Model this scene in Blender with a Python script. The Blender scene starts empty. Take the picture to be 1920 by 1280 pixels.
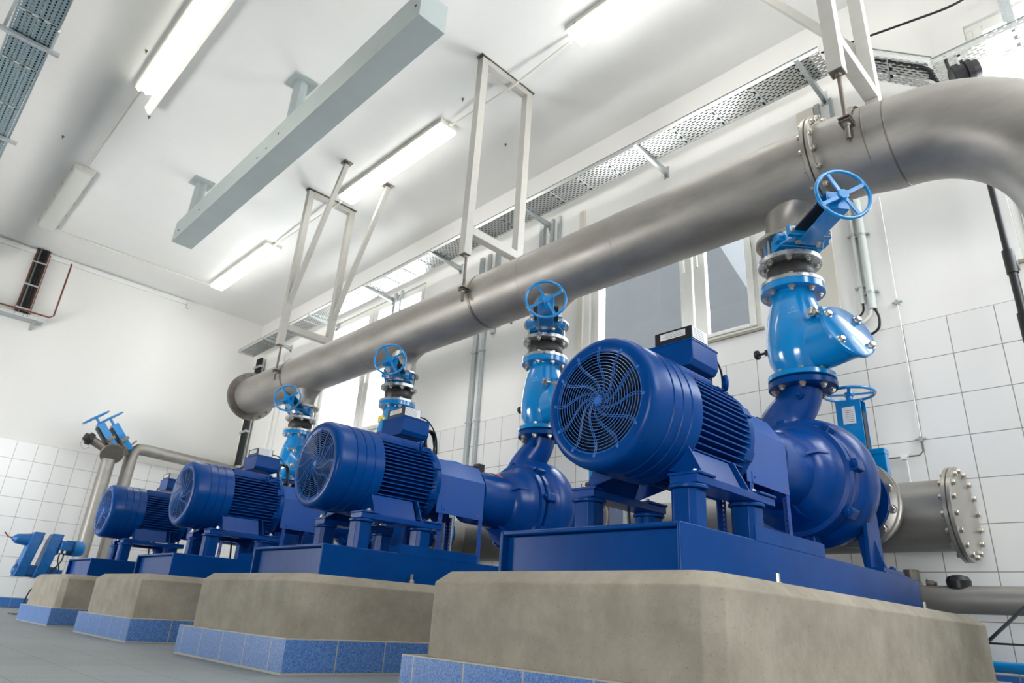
import bpy, bmesh, math, random
from mathutils import Vector, Matrix, Euler
random.seed(4)
PI = math.pi
sc = bpy.context.scene
col = sc.collection

# ------------------------------------------------------------------ materials
def new_mat(name):
    m = bpy.data.materials.new(name); m.use_nodes = True
    nt = m.node_tree; nt.nodes.clear()
    out = nt.nodes.new('ShaderNodeOutputMaterial')
    b = nt.nodes.new('ShaderNodeBsdfPrincipled')
    nt.links.new(b.outputs[0], out.inputs[0])
    return m, nt, b, out

def lin(c):
    return tuple(((v/255.0)/12.92 if v/255.0 <= 0.04045 else ((v/255.0+0.055)/1.055)**2.4) for v in c) + (1.0,)

def paint(name, rgb, rough=0.4, metal=0.0, noise=0.0, nscale=12.0, bump=0.0, bscale=60.0, coat=0.0, spec=0.5, streak=None, rvar=0.0):
    m, nt, b, out = new_mat(name)
    N = nt.nodes; L = nt.links
    c = lin(rgb)
    b.inputs['Base Color'].default_value = c
    b.inputs['Roughness'].default_value = rough
    b.inputs['Metallic'].default_value = metal
    b.inputs['Coat Weight'].default_value = coat
    b.inputs['Coat Roughness'].default_value = 0.12
    b.inputs['Specular IOR Level'].default_value = spec
    tc = N.new('ShaderNodeTexCoord')
    if noise > 0 or rvar > 0:
        mp = N.new('ShaderNodeMapping'); L.new(tc.outputs['Object'], mp.inputs[0])
        if streak: mp.inputs['Scale'].default_value = streak
        nz = N.new('ShaderNodeTexNoise'); nz.inputs['Scale'].default_value = nscale
        nz.inputs['Detail'].default_value = 6; nz.inputs['Roughness'].default_value = 0.65
        L.new(mp.outputs[0], nz.inputs['Vector'])
        if noise > 0:
            r = N.new('ShaderNodeMapRange'); r.inputs[1].default_value = 0.3; r.inputs[2].default_value = 0.7
            r.inputs[3].default_value = 1-noise; r.inputs[4].default_value = 1+noise
            L.new(nz.outputs[0], r.inputs[0])
            mx = N.new('ShaderNodeVectorMath'); mx.operation = 'SCALE'
            mx.inputs[0].default_value = c[:3]; L.new(r.outputs[0], mx.inputs['Scale'])
            L.new(mx.outputs[0], b.inputs['Base Color'])
        if rvar > 0:
            r2 = N.new('ShaderNodeMapRange'); r2.inputs[1].default_value = 0.3; r2.inputs[2].default_value = 0.7
            r2.inputs[3].default_value = max(0.05, rough-rvar); r2.inputs[4].default_value = rough+rvar
            L.new(nz.outputs[0], r2.inputs[0]); L.new(r2.outputs[0], b.inputs['Roughness'])
    if bump > 0:
        n2 = N.new('ShaderNodeTexNoise'); n2.inputs['Scale'].default_value = bscale; n2.inputs['Detail'].default_value = 4
        L.new(tc.outputs['Object'], n2.inputs['Vector'])
        bp = N.new('ShaderNodeBump'); bp.inputs['Strength'].default_value = bump; bp.inputs['Distance'].default_value = 0.004
        L.new(n2.outputs[0], bp.inputs['Height']); L.new(bp.outputs[0], b.inputs['Normal'])
    return m

BLUE   = paint('pump_blue', (0, 60, 128), 0.27, noise=0.10, nscale=5, bump=0.05, bscale=90, coat=0.0, spec=0.17)
WIRE   = paint('grille_wire_lit_blue', (48, 104, 180), 0.3, spec=0.5)  # wires are the pump blue; lighter tone paints in the light they catch
BLUEC  = paint('cast_blue', (0, 60, 134), 0.27, noise=0.12, nscale=9, bump=0.22, bscale=55, coat=0.05, spec=0.30)
GUARD  = paint('guard_blue', (20, 74, 150), 0.36, noise=0.05, coat=0.15)
VALVE  = paint('valve_blue', (0, 128, 198), 0.16, noise=0.05, nscale=6, coat=0.7, bump=0.04, bscale=30)
OLDB   = paint('old_pump_blue', (0, 92, 158), 0.42, noise=0.25, nscale=14, bump=0.3, bscale=60)
STEEL  = paint('stainless_pipe', (154, 150, 145), 0.47, metal=0.62, noise=0.16, nscale=7, streak=(1, 0.35, 1), rvar=0.10)
STEEL2 = paint('stainless_flange', (172, 168, 160), 0.36, metal=0.75, noise=0.12, nscale=20, rvar=0.08)
DARKST = paint('dull_steel', (120, 114, 106), 0.45, metal=0.7, noise=0.18, nscale=20)
ZINC   = paint('zinc_flange', (196, 200, 202), 0.30, metal=0.8, noise=0.10, nscale=30, rvar=0.08)
GALV   = paint('galvanised', (178, 184, 186), 0.42, metal=0.65, noise=0.14, nscale=40)
BOLT   = paint('bolt_steel', (190, 184, 174), 0.30, metal=0.85)
POST   = paint('painted_steel_post', (174, 172, 166), 0.45, noise=0.04)
BEAM   = paint('beam_greygreen', (158, 168, 168), 0.42, noise=0.04, nscale=3)
RUBBER = paint('rubber', (34, 32, 34), 0.5, noise=0.2)
BLACK  = paint('black_plastic', (22, 22, 26), 0.4)
DKPLATE= paint('dark_blade', (52, 56, 62), 0.38, metal=0.6)
WHITEP = paint('white_plastic', (226, 228, 226), 0.35)
CREAM  = paint('cream_plastic', (214, 212, 202), 0.45)
LABEL  = paint('label_white', (222, 224, 226), 0.5)
INK    = paint('label_ink', (90, 92, 98), 0.6)
YELL   = paint('yellow_tag', (226, 196, 70), 0.5)
REDM   = paint('red_marking', (196, 70, 50), 0.5)
COPPER = paint('brown_pipe', (112, 62, 44), 0.45, noise=0.2, nscale=20)
FRAME  = paint('window_frame', (222, 222, 216), 0.4, noise=0.03)
PLAST  = paint('wall_plaster', (226, 226, 224), 0.85, noise=0.015, nscale=2, bump=0.05, bscale=25)
CEILM  = paint('ceiling_plaster', (224, 224, 222), 0.9, noise=0.02, nscale=1.2, bump=0.03, bscale=20)
BLDG   = paint('outside_render', (32, 34, 36), 0.9, noise=0.08, nscale=2)

def concrete():
    m, nt, b, out = new_mat('concrete')
    N = nt.nodes; L = nt.links
    tc = N.new('ShaderNodeTexCoord')
    n1 = N.new('ShaderNodeTexNoise'); n1.inputs['Scale'].default_value = 5.0; n1.inputs['Detail'].default_value = 8; n1.inputs['Roughness'].default_value = 0.7
    n1.inputs['Distortion'].default_value = 0.15
    L.new(tc.outputs['Object'], n1.inputs['Vector'])
    cr = N.new('ShaderNodeValToRGB')
    cr.color_ramp.elements[0].position = 0.28; cr.color_ramp.elements[0].color = lin((134, 125, 111))
    cr.color_ramp.elements[1].position = 0.72; cr.color_ramp.elements[1].color = lin((166, 157, 142))
    L.new(n1.outputs[0], cr.inputs[0])
    v = N.new('ShaderNodeTexNoise'); v.inputs['Scale'].default_value = 110; v.inputs['Detail'].default_value = 3
    L.new(tc.outputs['Object'], v.inputs['Vector'])
    r = N.new('ShaderNodeMapRange'); r.inputs[1].default_value = 0.24; r.inputs[2].default_value = 0.36; r.inputs[3].default_value = 0.6; r.inputs[4].default_value = 1.0
    L.new(v.outputs[0], r.inputs[0])
    mx = N.new('ShaderNodeVectorMath'); mx.operation = 'SCALE'
    L.new(cr.outputs[0], mx.inputs[0]); L.new(r.outputs[0], mx.inputs['Scale'])
    L.new(mx.outputs[0], b.inputs['Base Color'])
    b.inputs['Roughness'].default_value = 0.85
    n3 = N.new('ShaderNodeTexNoise'); n3.inputs['Scale'].default_value = 24; n3.inputs['Detail'].default_value = 8; n3.inputs['Roughness'].default_value = 0.7
    L.new(tc.outputs['Object'], n3.inputs['Vector'])
    bp = N.new('ShaderNodeBump'); bp.inputs['Strength'].default_value = 0.45; bp.inputs['Distance'].default_value = 0.008
    L.new(n3.outputs[0], bp.inputs['Height']); L.new(bp.outputs[0], b.inputs['Normal'])
    return m
CONC = concrete()

def grid_lines(nt, src_a, src_b, pa, pb, oa, ob, w):
    """returns node output that is 1 on a grout line of a grid with pitches pa, pb"""
    N = nt.nodes; L = nt.links
    outs = []
    for s, p, o in ((src_a, pa, oa), (src_b, pb, ob)):
        a = N.new('ShaderNodeMath'); a.operation = 'SUBTRACT'; L.new(s, a.inputs[0]); a.inputs[1].default_value = o
        d = N.new('ShaderNodeMath'); d.operation = 'DIVIDE'; L.new(a.outputs[0], d.inputs[0]); d.inputs[1].default_value = p
        rd = N.new('ShaderNodeMath'); rd.operation = 'ROUND'; L.new(d.outputs[0], rd.inputs[0])
        sb = N.new('ShaderNodeMath'); sb.operation = 'SUBTRACT'; L.new(d.outputs[0], sb.inputs[0]); L.new(rd.outputs[0], sb.inputs[1])
        ab = N.new('ShaderNodeMath'); ab.operation = 'ABSOLUTE'; L.new(sb.outputs[0], ab.inputs[0])
        lt = N.new('ShaderNodeMath'); lt.operation = 'LESS_THAN'; L.new(ab.outputs[0], lt.inputs[0]); lt.inputs[1].default_value = w/p/2
        outs.append(lt)
    mx = N.new('ShaderNodeMath'); mx.operation = 'MAXIMUM'
    L.new(outs[0].outputs[0], mx.inputs[0]); L.new(outs[1].outputs[0], mx.inputs[1])
    return mx.outputs[0]

def tiled_wall(name, axis, pa, oa):
    """white wall tiles below z=2.885 with a blue row at the bottom, plaster above. axis 0: joints run over x, 1: over y"""
    m, nt, b, out = new_mat(name)
    N = nt.nodes; L = nt.links
    g = N.new('ShaderNodeNewGeometry'); sp = N.new('ShaderNodeSeparateXYZ'); L.new(g.outputs['Position'], sp.inputs[0])
    line = grid_lines(nt, sp.outputs[axis], sp.outputs[2], pa, 0.3396, oa, 0.168, 0.007)
    nz = N.new('ShaderNodeTexNoise'); nz.inputs['Scale'].default_value = 1.3; L.new(g.outputs['Position'], nz.inputs['Vector'])
    tint = N.new('ShaderNodeMixRGB'); tint.inputs[1].default_value = lin((224, 224, 223)); tint.inputs[2].default_value = lin((230, 229, 226)); L.new(nz.outputs[0], tint.inputs[0])
    isblue = N.new('ShaderNodeMath'); isblue.operation = 'LESS_THAN'; L.new(sp.outputs[2], isblue.inputs[0]); isblue.inputs[1].default_value = 0.168
    m1 = N.new('ShaderNodeMixRGB'); L.new(isblue.outputs[0], m1.inputs[0]); L.new(tint.outputs[0], m1.inputs[1]); m1.inputs[2].default_value = lin((60, 110, 176))
    m2 = N.new('ShaderNodeMixRGB'); L.new(line, m2.inputs[0]); L.new(m1.outputs[0], m2.inputs[1]); m2.inputs[2].default_value = lin((150, 146, 138))
    top = N.new('ShaderNodeMath'); top.operation = 'GREATER_THAN'; L.new(sp.outputs[2], top.inputs[0]); top.inputs[1].default_value = 2.885
    m3 = N.new('ShaderNodeMixRGB'); L.new(top.outputs[0], m3.inputs[0]); L.new(m2.outputs[0], m3.inputs[1]); m3.inputs[2].default_value = lin((227, 226, 223))
    L.new(m3.outputs[0], b.inputs['Base Color'])
    rr = N.new('ShaderNodeMapRange'); L.new(top.outputs[0], rr.inputs[0]); rr.inputs[3].default_value = 0.22; rr.inputs[4].default_value = 0.85
    L.new(rr.outputs[0], b.inputs['Roughness'])
    bp = N.new('ShaderNodeBump'); bp.invert = True; bp.inputs['Strength'].default_value = 0.5; bp.inputs['Distance'].default_value = 0.003
    L.new(line, bp.inputs['Height'])
    L.new(bp.outputs[0], b.inputs['Normal'])
    return m
WALLR = tiled_wall('tiled_wall_right', 1, 0.335, 1.211)
WALLF = tiled_wall('tiled_wall_far', 0, 0.3396, 2.02)

def floor_mat():
    m, nt, b, out = new_mat('floor_tiles')
    N = nt.nodes; L = nt.links
    g = N.new('ShaderNodeNewGeometry'); sp = N.new('ShaderNodeSeparateXYZ'); L.new(g.outputs['Position'], sp.inputs[0])
    line = grid_lines(nt, sp.outputs[0], sp.outputs[1], 0.30, 0.30, 0.05, 0.1, 0.006)
    n1 = N.new('ShaderNodeTexNoise'); n1.inputs['Scale'].default_value = 160; n1.inputs['Detail'].default_value = 2; L.new(g.outputs['Position'], n1.inputs['Vector'])
    n2 = N.new('ShaderNodeTexNoise'); n2.inputs['Scale'].default_value = 1.5; n2.inputs['Detail'].default_value = 4; L.new(g.outputs['Position'], n2.inputs['Vector'])
    m0 = N.new('ShaderNodeMixRGB'); m0.inputs[1].default_value = lin((126, 132, 134)); m0.inputs[2].default_value = lin((152, 157, 157)); L.new(n2.outputs[0], m0.inputs[0])
    r = N.new('ShaderNodeMapRange'); r.inputs[1].default_value = 0.3; r.inputs[2].default_value = 0.7; r.inputs[3].default_value = 0.72; r.inputs[4].default_value = 1.2; L.new(n1.outputs[0], r.inputs[0])
    mx = N.new('ShaderNodeVectorMath'); mx.operation = 'SCALE'; L.new(m0.outputs[0], mx.inputs[0]); L.new(r.outputs[0], mx.inputs['Scale'])
    m2 = N.new('ShaderNodeMixRGB'); L.new(line, m2.inputs[0]); L.new(mx.outputs[0], m2.inputs[1]); m2.inputs[2].default_value = lin((112, 114, 112))
    L.new(m2.outputs[0], b.inputs['Base Color'])
    b.inputs['Roughness'].default_value = 0.55
    bp = N.new('ShaderNodeBump'); bp.inputs['Strength'].default_value = 0.4; bp.inputs['Distance'].default_value = 0.002
    L.new(n1.outputs[0], bp.inputs['Height']); L.new(bp.outputs[0], b.inputs['Normal'])
    return m
FLOOR = floor_mat()

def skirt_mat():
    """speckled blue plinth tiles with pale grout, joints every 0.30 m in object space"""
    m, nt, b, out = new_mat('blue_skirting_tiles')
    N = nt.nodes; L = nt.links
    tc = N.new('ShaderNodeTexCoord'); sp = N.new('ShaderNodeSeparateXYZ'); L.new(tc.outputs['Object'], sp.inputs[0])
    g = N.new('ShaderNodeNewGeometry'); sn = N.new('ShaderNodeSeparateXYZ'); L.new(g.outputs['True Normal'], sn.inputs[0])
    ax = N.new('ShaderNodeMath'); ax.operation = 'ABSOLUTE'; L.new(sn.outputs[0], ax.inputs[0])
    gt = N.new('ShaderNodeMath'); gt.operation = 'GREATER_THAN'; L.new(ax.outputs[0], gt.inputs[0]); gt.inputs[1].default_value = 0.5
    def band(s, off):
        a = N.new('ShaderNodeMath'); a.operation = 'SUBTRACT'; L.new(s, a.inputs[0]); a.inputs[1].default_value = off
        d = N.new('ShaderNodeMath'); d.operation = 'DIVIDE'; L.new(a.outputs[0], d.inputs[0]); d.inputs[1].default_value = 0.30
        rd = N.new('ShaderNodeMath'); rd.operation = 'ROUND'; L.new(d.outputs[0], rd.inputs[0])
        sb = N.new('ShaderNodeMath'); sb.operation = 'SUBTRACT'; L.new(d.outputs[0], sb.inputs[0]); L.new(rd.outputs[0], sb.inputs[1])
        ab = N.new('ShaderNodeMath'); ab.operation = 'ABSOLUTE'; L.new(sb.outputs[0], ab.inputs[0])
        lt = N.new('ShaderNodeMath'); lt.operation = 'LESS_THAN'; L.new(ab.outputs[0], lt.inputs[0]); lt.inputs[1].default_value = 0.011
        return lt.outputs[0]
    bx = band(sp.outputs[0], 1.78+0.30); by = band(sp.outputs[1], -0.77+0.15)
    sel = N.new('ShaderNodeMixRGB'); L.new(gt.outputs[0], sel.inputs[0]); L.new(bx, sel.inputs[1]); L.new(by, sel.inputs[2])
    hz = N.new('ShaderNodeMath'); hz.operation = 'LESS_THAN'; L.new(sp.outputs[2], hz.inputs[0]); hz.inputs[1].default_value = 0.012
    hz2 = N.new('ShaderNodeMath'); hz2.operation = 'GREATER_THAN'; L.new(sp.outputs[2], hz2.inputs[0]); hz2.inputs[1].default_value = 0.163
    mm = N.new('ShaderNodeMath'); mm.operation = 'MAXIMUM'; L.new(sel.outputs[0], mm.inputs[0]); L.new(hz.outputs[0], mm.inputs[1])
    mm2 = N.new('ShaderNodeMath'); mm2.operation = 'MAXIMUM'; L.new(mm.outputs[0], mm2.inputs[0]); L.new(hz2.outputs[0], mm2.inputs[1])
    nz = N.new('ShaderNodeTexNoise'); nz.inputs['Scale'].default_value = 150; nz.inputs['Detail'].default_value = 3; nz.inputs['Roughness'].default_value = 0.8
    L.new(tc.outputs['Object'], nz.inputs['Vector'])
    cr = N.new('ShaderNodeValToRGB')
    cr.color_ramp.elements[0].position = 0.35; cr.color_ramp.elements[0].color = lin((40, 82, 142))
    cr.color_ramp.elements[1].position = 0.72; cr.color_ramp.elements[1].color = lin((118, 158, 214))
    L.new(nz.outputs[0], cr.inputs[0])
    m2 = N.new('ShaderNodeMixRGB'); L.new(mm2.outputs[0], m2.inputs[0]); L.new(cr.outputs[0], m2.inputs[1]); m2.inputs[2].default_value = lin((172, 164, 148))
    L.new(m2.outputs[0], b.inputs['Base Color']); b.inputs['Roughness'].default_value = 0.35
    return m
SKIRT = skirt_mat()

def perforated(name, rgb, ax_len, ax_wid, pl, pw, sl, sw, metal=0.65, rough=0.4, stagger=True):
    """sheet metal with real see-through slots, in object space"""
    m, nt, b, out = new_mat(name)
    N = nt.nodes; L = nt.links
    tc = N.new('ShaderNodeTexCoord'); sp = N.new('ShaderNodeSeparateXYZ'); L.new(tc.outputs['Object'], sp.inputs[0])
    def mth(op, a, b_=None, v=None):
        n = N.new('ShaderNodeMath'); n.operation = op
        if hasattr(a, 'links'): L.new(a, n.inputs[0])
        else: n.inputs[0].default_value = a
        if b_ is not None: L.new(b_, n.inputs[1])
        elif v is not None: n.inputs[1].default_value = v
        return n.outputs[0]
    w = mth('DIVIDE', sp.outputs[ax_wid], v=pw); rw = mth('ROUND', w); fw = mth('ABSOLUTE', mth('SUBTRACT', w, rw))
    l = mth('DIVIDE', sp.outputs[ax_len], v=pl)
    if stagger:
        l = mth('ADD', l, mth('MULTIPLY', rw, v=0.5))
    rl = mth('ROUND', l); fl = mth('ABSOLUTE', mth('SUBTRACT', l, rl))
    a = mth('LESS_THAN', fw, v=sw/pw/2); c = mth('LESS_THAN', fl, v=sl/pl/2)
    hole = mth('MULTIPLY', a, c)
    b.inputs['Base Color'].default_value = lin(rgb); b.inputs['Metallic'].default_value = metal; b.inputs['Roughness'].default_value = rough
    tr = N.new('ShaderNodeBsdfTransparent'); mx = N.new('ShaderNodeMixShader')
    L.new(hole, mx.inputs[0]); L.new(b.outputs[0], mx.inputs[1]); L.new(tr.outputs[0], mx.inputs[2]); L.new(mx.outputs[0], out.inputs[0])
    return m
TRAYP = perforated('perforated_tray_sheet', (186, 188, 186), 1, 0, 0.070, 0.034, 0.046, 0.016)
TRAYS = perforated('perforated_tray_side', (198, 200, 198), 1, 2, 0.070, 0.026, 0.022, 0.008)
TRAYR = perforated('perforated_riser_sheet', (200, 202, 202), 2, 0, 0.060, 0.030, 0.036, 0.011)
TRAYL = perforated('perforated_old_tray', (128, 150, 158), 1, 0, 0.050, 0.040, 0.030, 0.016, metal=0.5)
ANGLEP = perforated('perforated_angle', (24, 70, 150), 2, 1, 0.026, 0.030, 0.010, 0.010, metal=0.1, stagger=False)
ANGLEX = perforated('perforated_angle_side', (24, 70, 150), 2, 0, 0.026, 0.030, 0.010, 0.010, metal=0.1, stagger=False)
STRUTP = perforated('slotted_strut', (196, 202, 204), 2, 1, 0.075, 0.30, 0.038, 0.014, stagger=False)
STRUTX = perforated('slotted_strut_side', (196, 202, 204), 2, 0, 0.075, 0.30, 0.038, 0.014, stagger=False)

def glow(name, rgb, strength):
    m, nt, b, out = new_mat(name)
    b.inputs['Base Color'].default_value = lin((235, 235, 230)); b.inputs['Roughness'].default_value = 0.3
    b.inputs['Emission Color'].default_value = lin(rgb); b.inputs['Emission Strength'].default_value = strength
    return m
TUBE = glow('lit_diffuser', (255, 253, 246), 9.0)
UNLIT = paint('unlit_diffuser', (214, 216, 210), 0.3)

def glass():
    m, nt, b, out = new_mat('window_glass')
    N = nt.nodes; L = nt.links
    tr = N.new('ShaderNodeBsdfTransparent'); tr.inputs[0].default_value = (0.93, 0.95, 0.96, 1)
    gl = N.new('ShaderNodeBsdfGlossy'); gl.inputs['Roughness'].default_value = 0.02
    fr = N.new('ShaderNodeFresnel'); fr.inputs[0].default_value = 1.5
    gg = N.new('ShaderNodeNewGeometry'); inv = N.new('ShaderNodeMath'); inv.operation = 'SUBTRACT'; inv.inputs[0].default_value = 1.0; L.new(gg.outputs['Backfacing'], inv.inputs[1])
    ff = N.new('ShaderNodeMath'); ff.operation = 'MULTIPLY'; L.new(fr.outputs[0], ff.inputs[0]); L.new(inv.outputs[0], ff.inputs[1])
    mx = N.new('ShaderNodeMixShader'); L.new(ff.outputs[0], mx.inputs[0]); L.new(tr.outputs[0], mx.inputs[1]); L.new(gl.outputs[0], mx.inputs[2])
    L.new(mx.outputs[0], out.inputs[0]); return m
GLASS = glass()

# ------------------------------------------------------------------ mesh builder
def frame_from(d):
    d = Vector(d).normalized()
    up = Vector((0, 0, 1)) if abs(d.z) < 0.95 else Vector((1, 0, 0))
    u = up.cross(d).normalized(); v = d.cross(u)
    return u, v, d

class MB:
    def __init__(s): s.v = []; s.f = []
    def add(s, vs, fs):
        o = len(s.v); s.v += [tuple(x) for x in vs]; s.f += [tuple(i+o for i in f) for f in fs]; return s
    def box(s, lo, hi, M=None):
        x0, y0, z0 = lo; x1, y1, z1 = hi
        vs = [Vector(p) for p in ((x0,y0,z0),(x1,y0,z0),(x1,y1,z0),(x0,y1,z0),(x0,y0,z1),(x1,y0,z1),(x1,y1,z1),(x0,y1,z1))]
        if M: vs = [M @ p for p in vs]
        return s.add(vs, [(0,3,2,1),(4,5,6,7),(0,1,5,4),(1,2,6,5),(2,3,7,6),(3,0,4,7)])
    def bar(s, a, b, w, h, up=None):
        """rectangular bar from a to b, w across, h along 'up'"""
        a = Vector(a); b = Vector(b); d = (b-a).normalized()
        upv = Vector(up) if up else (Vector((0,0,1)) if abs(d.z) < 0.9 else Vector((1,0,0)))
        u = upv.cross(d).normalized(); v = d.cross(u)
        vs = []
        for p in (a, b):
            for i, j in ((-1,-1),(1,-1),(1,1),(-1,1)): vs.append(p+u*(i*w/2)+v*(j*h/2))
        return s.add(vs, [(0,3,2,1),(4,5,6,7),(0,1,5,4),(1,2,6,5),(2,3,7,6),(3,0,4,7)])
    def lathe(s, o, d, prof, n=32, caps=True, ph=0.0):
        """prof: list of (t along d, radius)"""
        o = Vector(o); u, v, d = frame_from(d)
        vs = []; fs = []
        for t, r in prof:
            for i in range(n):
                a = 2*PI*i/n+ph; vs.append(o+d*t+u*(r*math.cos(a))+v*(r*math.sin(a)))
        for k in range(len(prof)-1):
            for i in range(n):
                j = (i+1) % n; fs.append((k*n+i, k*n+j, (k+1)*n+j, (k+1)*n+i))
        if caps:
            fs.append(tuple(range(n))[::-1]); fs.append(tuple((len(prof)-1)*n+i for i in range(n)))
        return s.add(vs, fs)
    def cyl(s, a, b, r, r2=None, n=20, ph=0.0):
        a = Vector(a); b = Vector(b); L = (b-a).length
        return s.lathe(a, b-a, [(0, r), (L, r if r2 is None else r2)], n, ph=ph)
    def sweep(s, pts, rad, n=16, closed=False, caps=True):
        """round tube through pts; rad number or list"""
        P = [Vector(p) for p in pts]; m = len(P)
        R = rad if isinstance(rad, (list, tuple)) else [rad]*m
        T = []
        for i in range(m):
            if closed: t = P[(i+1) % m]-P[i-1]
            else: t = P[min(i+1, m-1)]-P[max(i-1, 0)]
            T.append(t.normalized())
        u, v, _ = frame_from(T[0]); vs = []; fs = []
        for i in range(m):
            if i > 0:
                q = T[i-1].rotation_difference(T[i]); u = q @ u
                u = (u-T[i]*u.dot(T[i])).normalized()
            v = T[i].cross(u)
            for k in range(n):
                a = 2*PI*k/n; vs.append(P[i]+u*(R[i]*math.cos(a))+v*(R[i]*math.sin(a)))
        for i in range(m if closed else m-1):
            for k in range(n):
                j = (k+1) % n; i2 = (i+1) % m
                fs.append((i*n+k, i*n+j, i2*n+j, i2*n+k))
        if caps and not closed:
            fs.append(tuple(range(n))[::-1]); fs.append(tuple((m-1)*n+k for k in range(n)))
        return s.add(vs, fs)
    def ring(s, o, d, R, r, N=40, n=10):
        u, v, d = frame_from(d); o = Vector(o)
        vs = []; fs = []
        for i in range(N):
            a = 2*PI*i/N; e = u*math.cos(a)+v*math.sin(a)
            for k in range(n):
                b = 2*PI*k/n; vs.append(o+e*(R+r*math.cos(b))+d*(r*math.sin(b)))
        for i in range(N):
            for k in range(n):
                i2 = (i+1) % N; k2 = (k+1) % n; fs.append((i*n+k, i2*n+k, i2*n+k2, i*n+k2))
        return s.add(vs, fs)
    def prism(s, poly, ext):
        """poly: list of 3d points, ext: extrusion vector"""
        e = Vector(ext); P = [Vector(p) for p in poly]; n = len(P)
        vs = P+[p+e for p in P]
        fs = [tuple(range(n))[::-1], tuple(range(n, 2*n))]+[(i, (i+1) % n, n+(i+1) % n, n+i) for i in range(n)]
        return s.add(vs, fs)
    def hexbolt(s, p, d, r=0.018, h=0.014, stud=0.0):
        p = Vector(p); d = Vector(d).normalized()
        s.lathe(p, d, [(0, r*1.25), (0.003, r*1.25)], 12)
        s.lathe(p+d*0.003, d, [(0, r), (h*0.8, r), (h, r*0.82)], 6)
        if stud > 0: s.cyl(p+d*h, p+d*(h+stud), r*0.55, n=8)
        return s
    def build(s, name, m, parent=None, bevel=0.0, angle=32, seg=2):
        me = bpy.data.meshes.new(name); me.from_pydata(s.v, [], s.f)
        bm = bmesh.new(); bm.from_mesh(me)
        bmesh.ops.recalc_face_normals(bm, faces=bm.faces[:])
        lim = math.radians(angle)
        for f in bm.faces: f.smooth = True
        for e in bm.edges:
            if len(e.link_faces) == 2:
                if e.calc_face_angle(0) > lim: e.smooth = False
            else: e.smooth = False
        bm.to_mesh(me); bm.free()
        me.materials.append(m)
        o = bpy.data.objects.new(name, me); col.objects.link(o)
        if parent: o.parent = parent
        if bevel > 0:
            md = o.modifiers.new('bevel', 'BEVEL'); md.width = bevel; md.segments = seg; md.limit_method = 'ANGLE'
            md.angle_limit = math.radians(35); md.harden_normals = True
        return o

def empty(name, loc=(0, 0, 0), rz=0.0):
    o = bpy.data.objects.new(name, None); col.objects.link(o); o.location = loc; o.rotation_euler = (0, 0, rz)
    o.empty_display_size = 0.1
    return o
def tag(o, label=None, cat=None, group=None, kind=None):
    if label: o['label'] = label
    if cat: o['category'] = cat
    if group: o['group'] = group
    if kind: o['kind'] = kind
    return o
def copy_tree(o, parent=None):
    c = o.copy(); col.objects.link(c); c.parent = parent
    for ch in list(o.children): copy_tree(ch, c)
    return c
def struct(name, mb, m, **k): return tag(mb.build(name, m, **k), kind='structure')

# ------------------------------------------------------------------ key dimensions
XW, YF, ZC = 6.09, 15.45, 6.66       # window wall, far wall, ceiling
XL, YN = -3.6, -4.6                   # left wall, near wall (out of frame)
PY = [1.76+2.4*k for k in range(4)]   # pump axes

# ------------------------------------------------------------------ room shell
struct('floor', MB().box((XL-.3, YN-.3, -0.2), (XW+.35, YF+.3, 0)), FLOOR)
struct('ceiling', MB().box((XL-.3, YN-.3, ZC), (XW+.35, YF+.3, ZC+.2)), CEILM)
def holed(mb, lo, hi, axis, holes):
    """wall slab from lo to hi with rectangular holes (a0,a1,z0,z1); axis = the horizontal axis along the wall"""
    cuts = sorted({lo[axis], hi[axis]} | {h[0] for h in holes} | {h[1] for h in holes})
    zs = sorted({lo[2], hi[2]} | {h[2] for h in holes} | {h[3] for h in holes})
    for a, b in zip(cuts, cuts[1:]):
        for c, d in zip(zs, zs[1:]):
            ma, mz = (a+b)/2, (c+d)/2
            if any(h[0] < ma < h[1] and h[2] < mz < h[3] for h in holes): continue
            l = list(lo); h_ = list(hi); l[axis] = a; h_[axis] = b; l[2] = c; h_[2] = d
            mb.box(l, h_)
    return mb
WZ0, WZ1 = 3.20, 5.70
wins = [(2.80, 5.06, 5.24), (8.75, 11.95, 5.68), (-2.6, 0.62, 5.68)]  # second window's head raised to stand in for glare on the wall
struct('wall_right', holed(MB(), (XW, YN-.3, 0), (XW+.32, YF+.3, ZC), 1, [(a, b, WZ0, c) for a, b, c in wins]), WALLR)
struct('wall_far', MB().box((XL-.3, YF, 0), (XW, YF+.3, ZC)), WALLF)
lh = [(-1.9, 0.9, .1, 2.0), (8.3, 12.9, .1, 2.6)]  # unseen openings, added and sized for low daylight from the left
struct('wall_left', holed(MB(), (XL-.3, YN-.3, 0), (XL, YF, ZC), 1, lh), paint('left_wall_bounce_grey', (112, 112, 106), .9, noise=.05))  # unseen wall, grey chosen to cut bounce light onto left-facing surfaces
nh = [(1.9, 6.0, 3.4, 6.3)]  # unseen opening, placed and sized for the daylight along the right wall
struct('wall_near', holed(MB(), (XL, YN-.3, 0), (XW, YN, ZC), 0, nh), PLAST)

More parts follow.
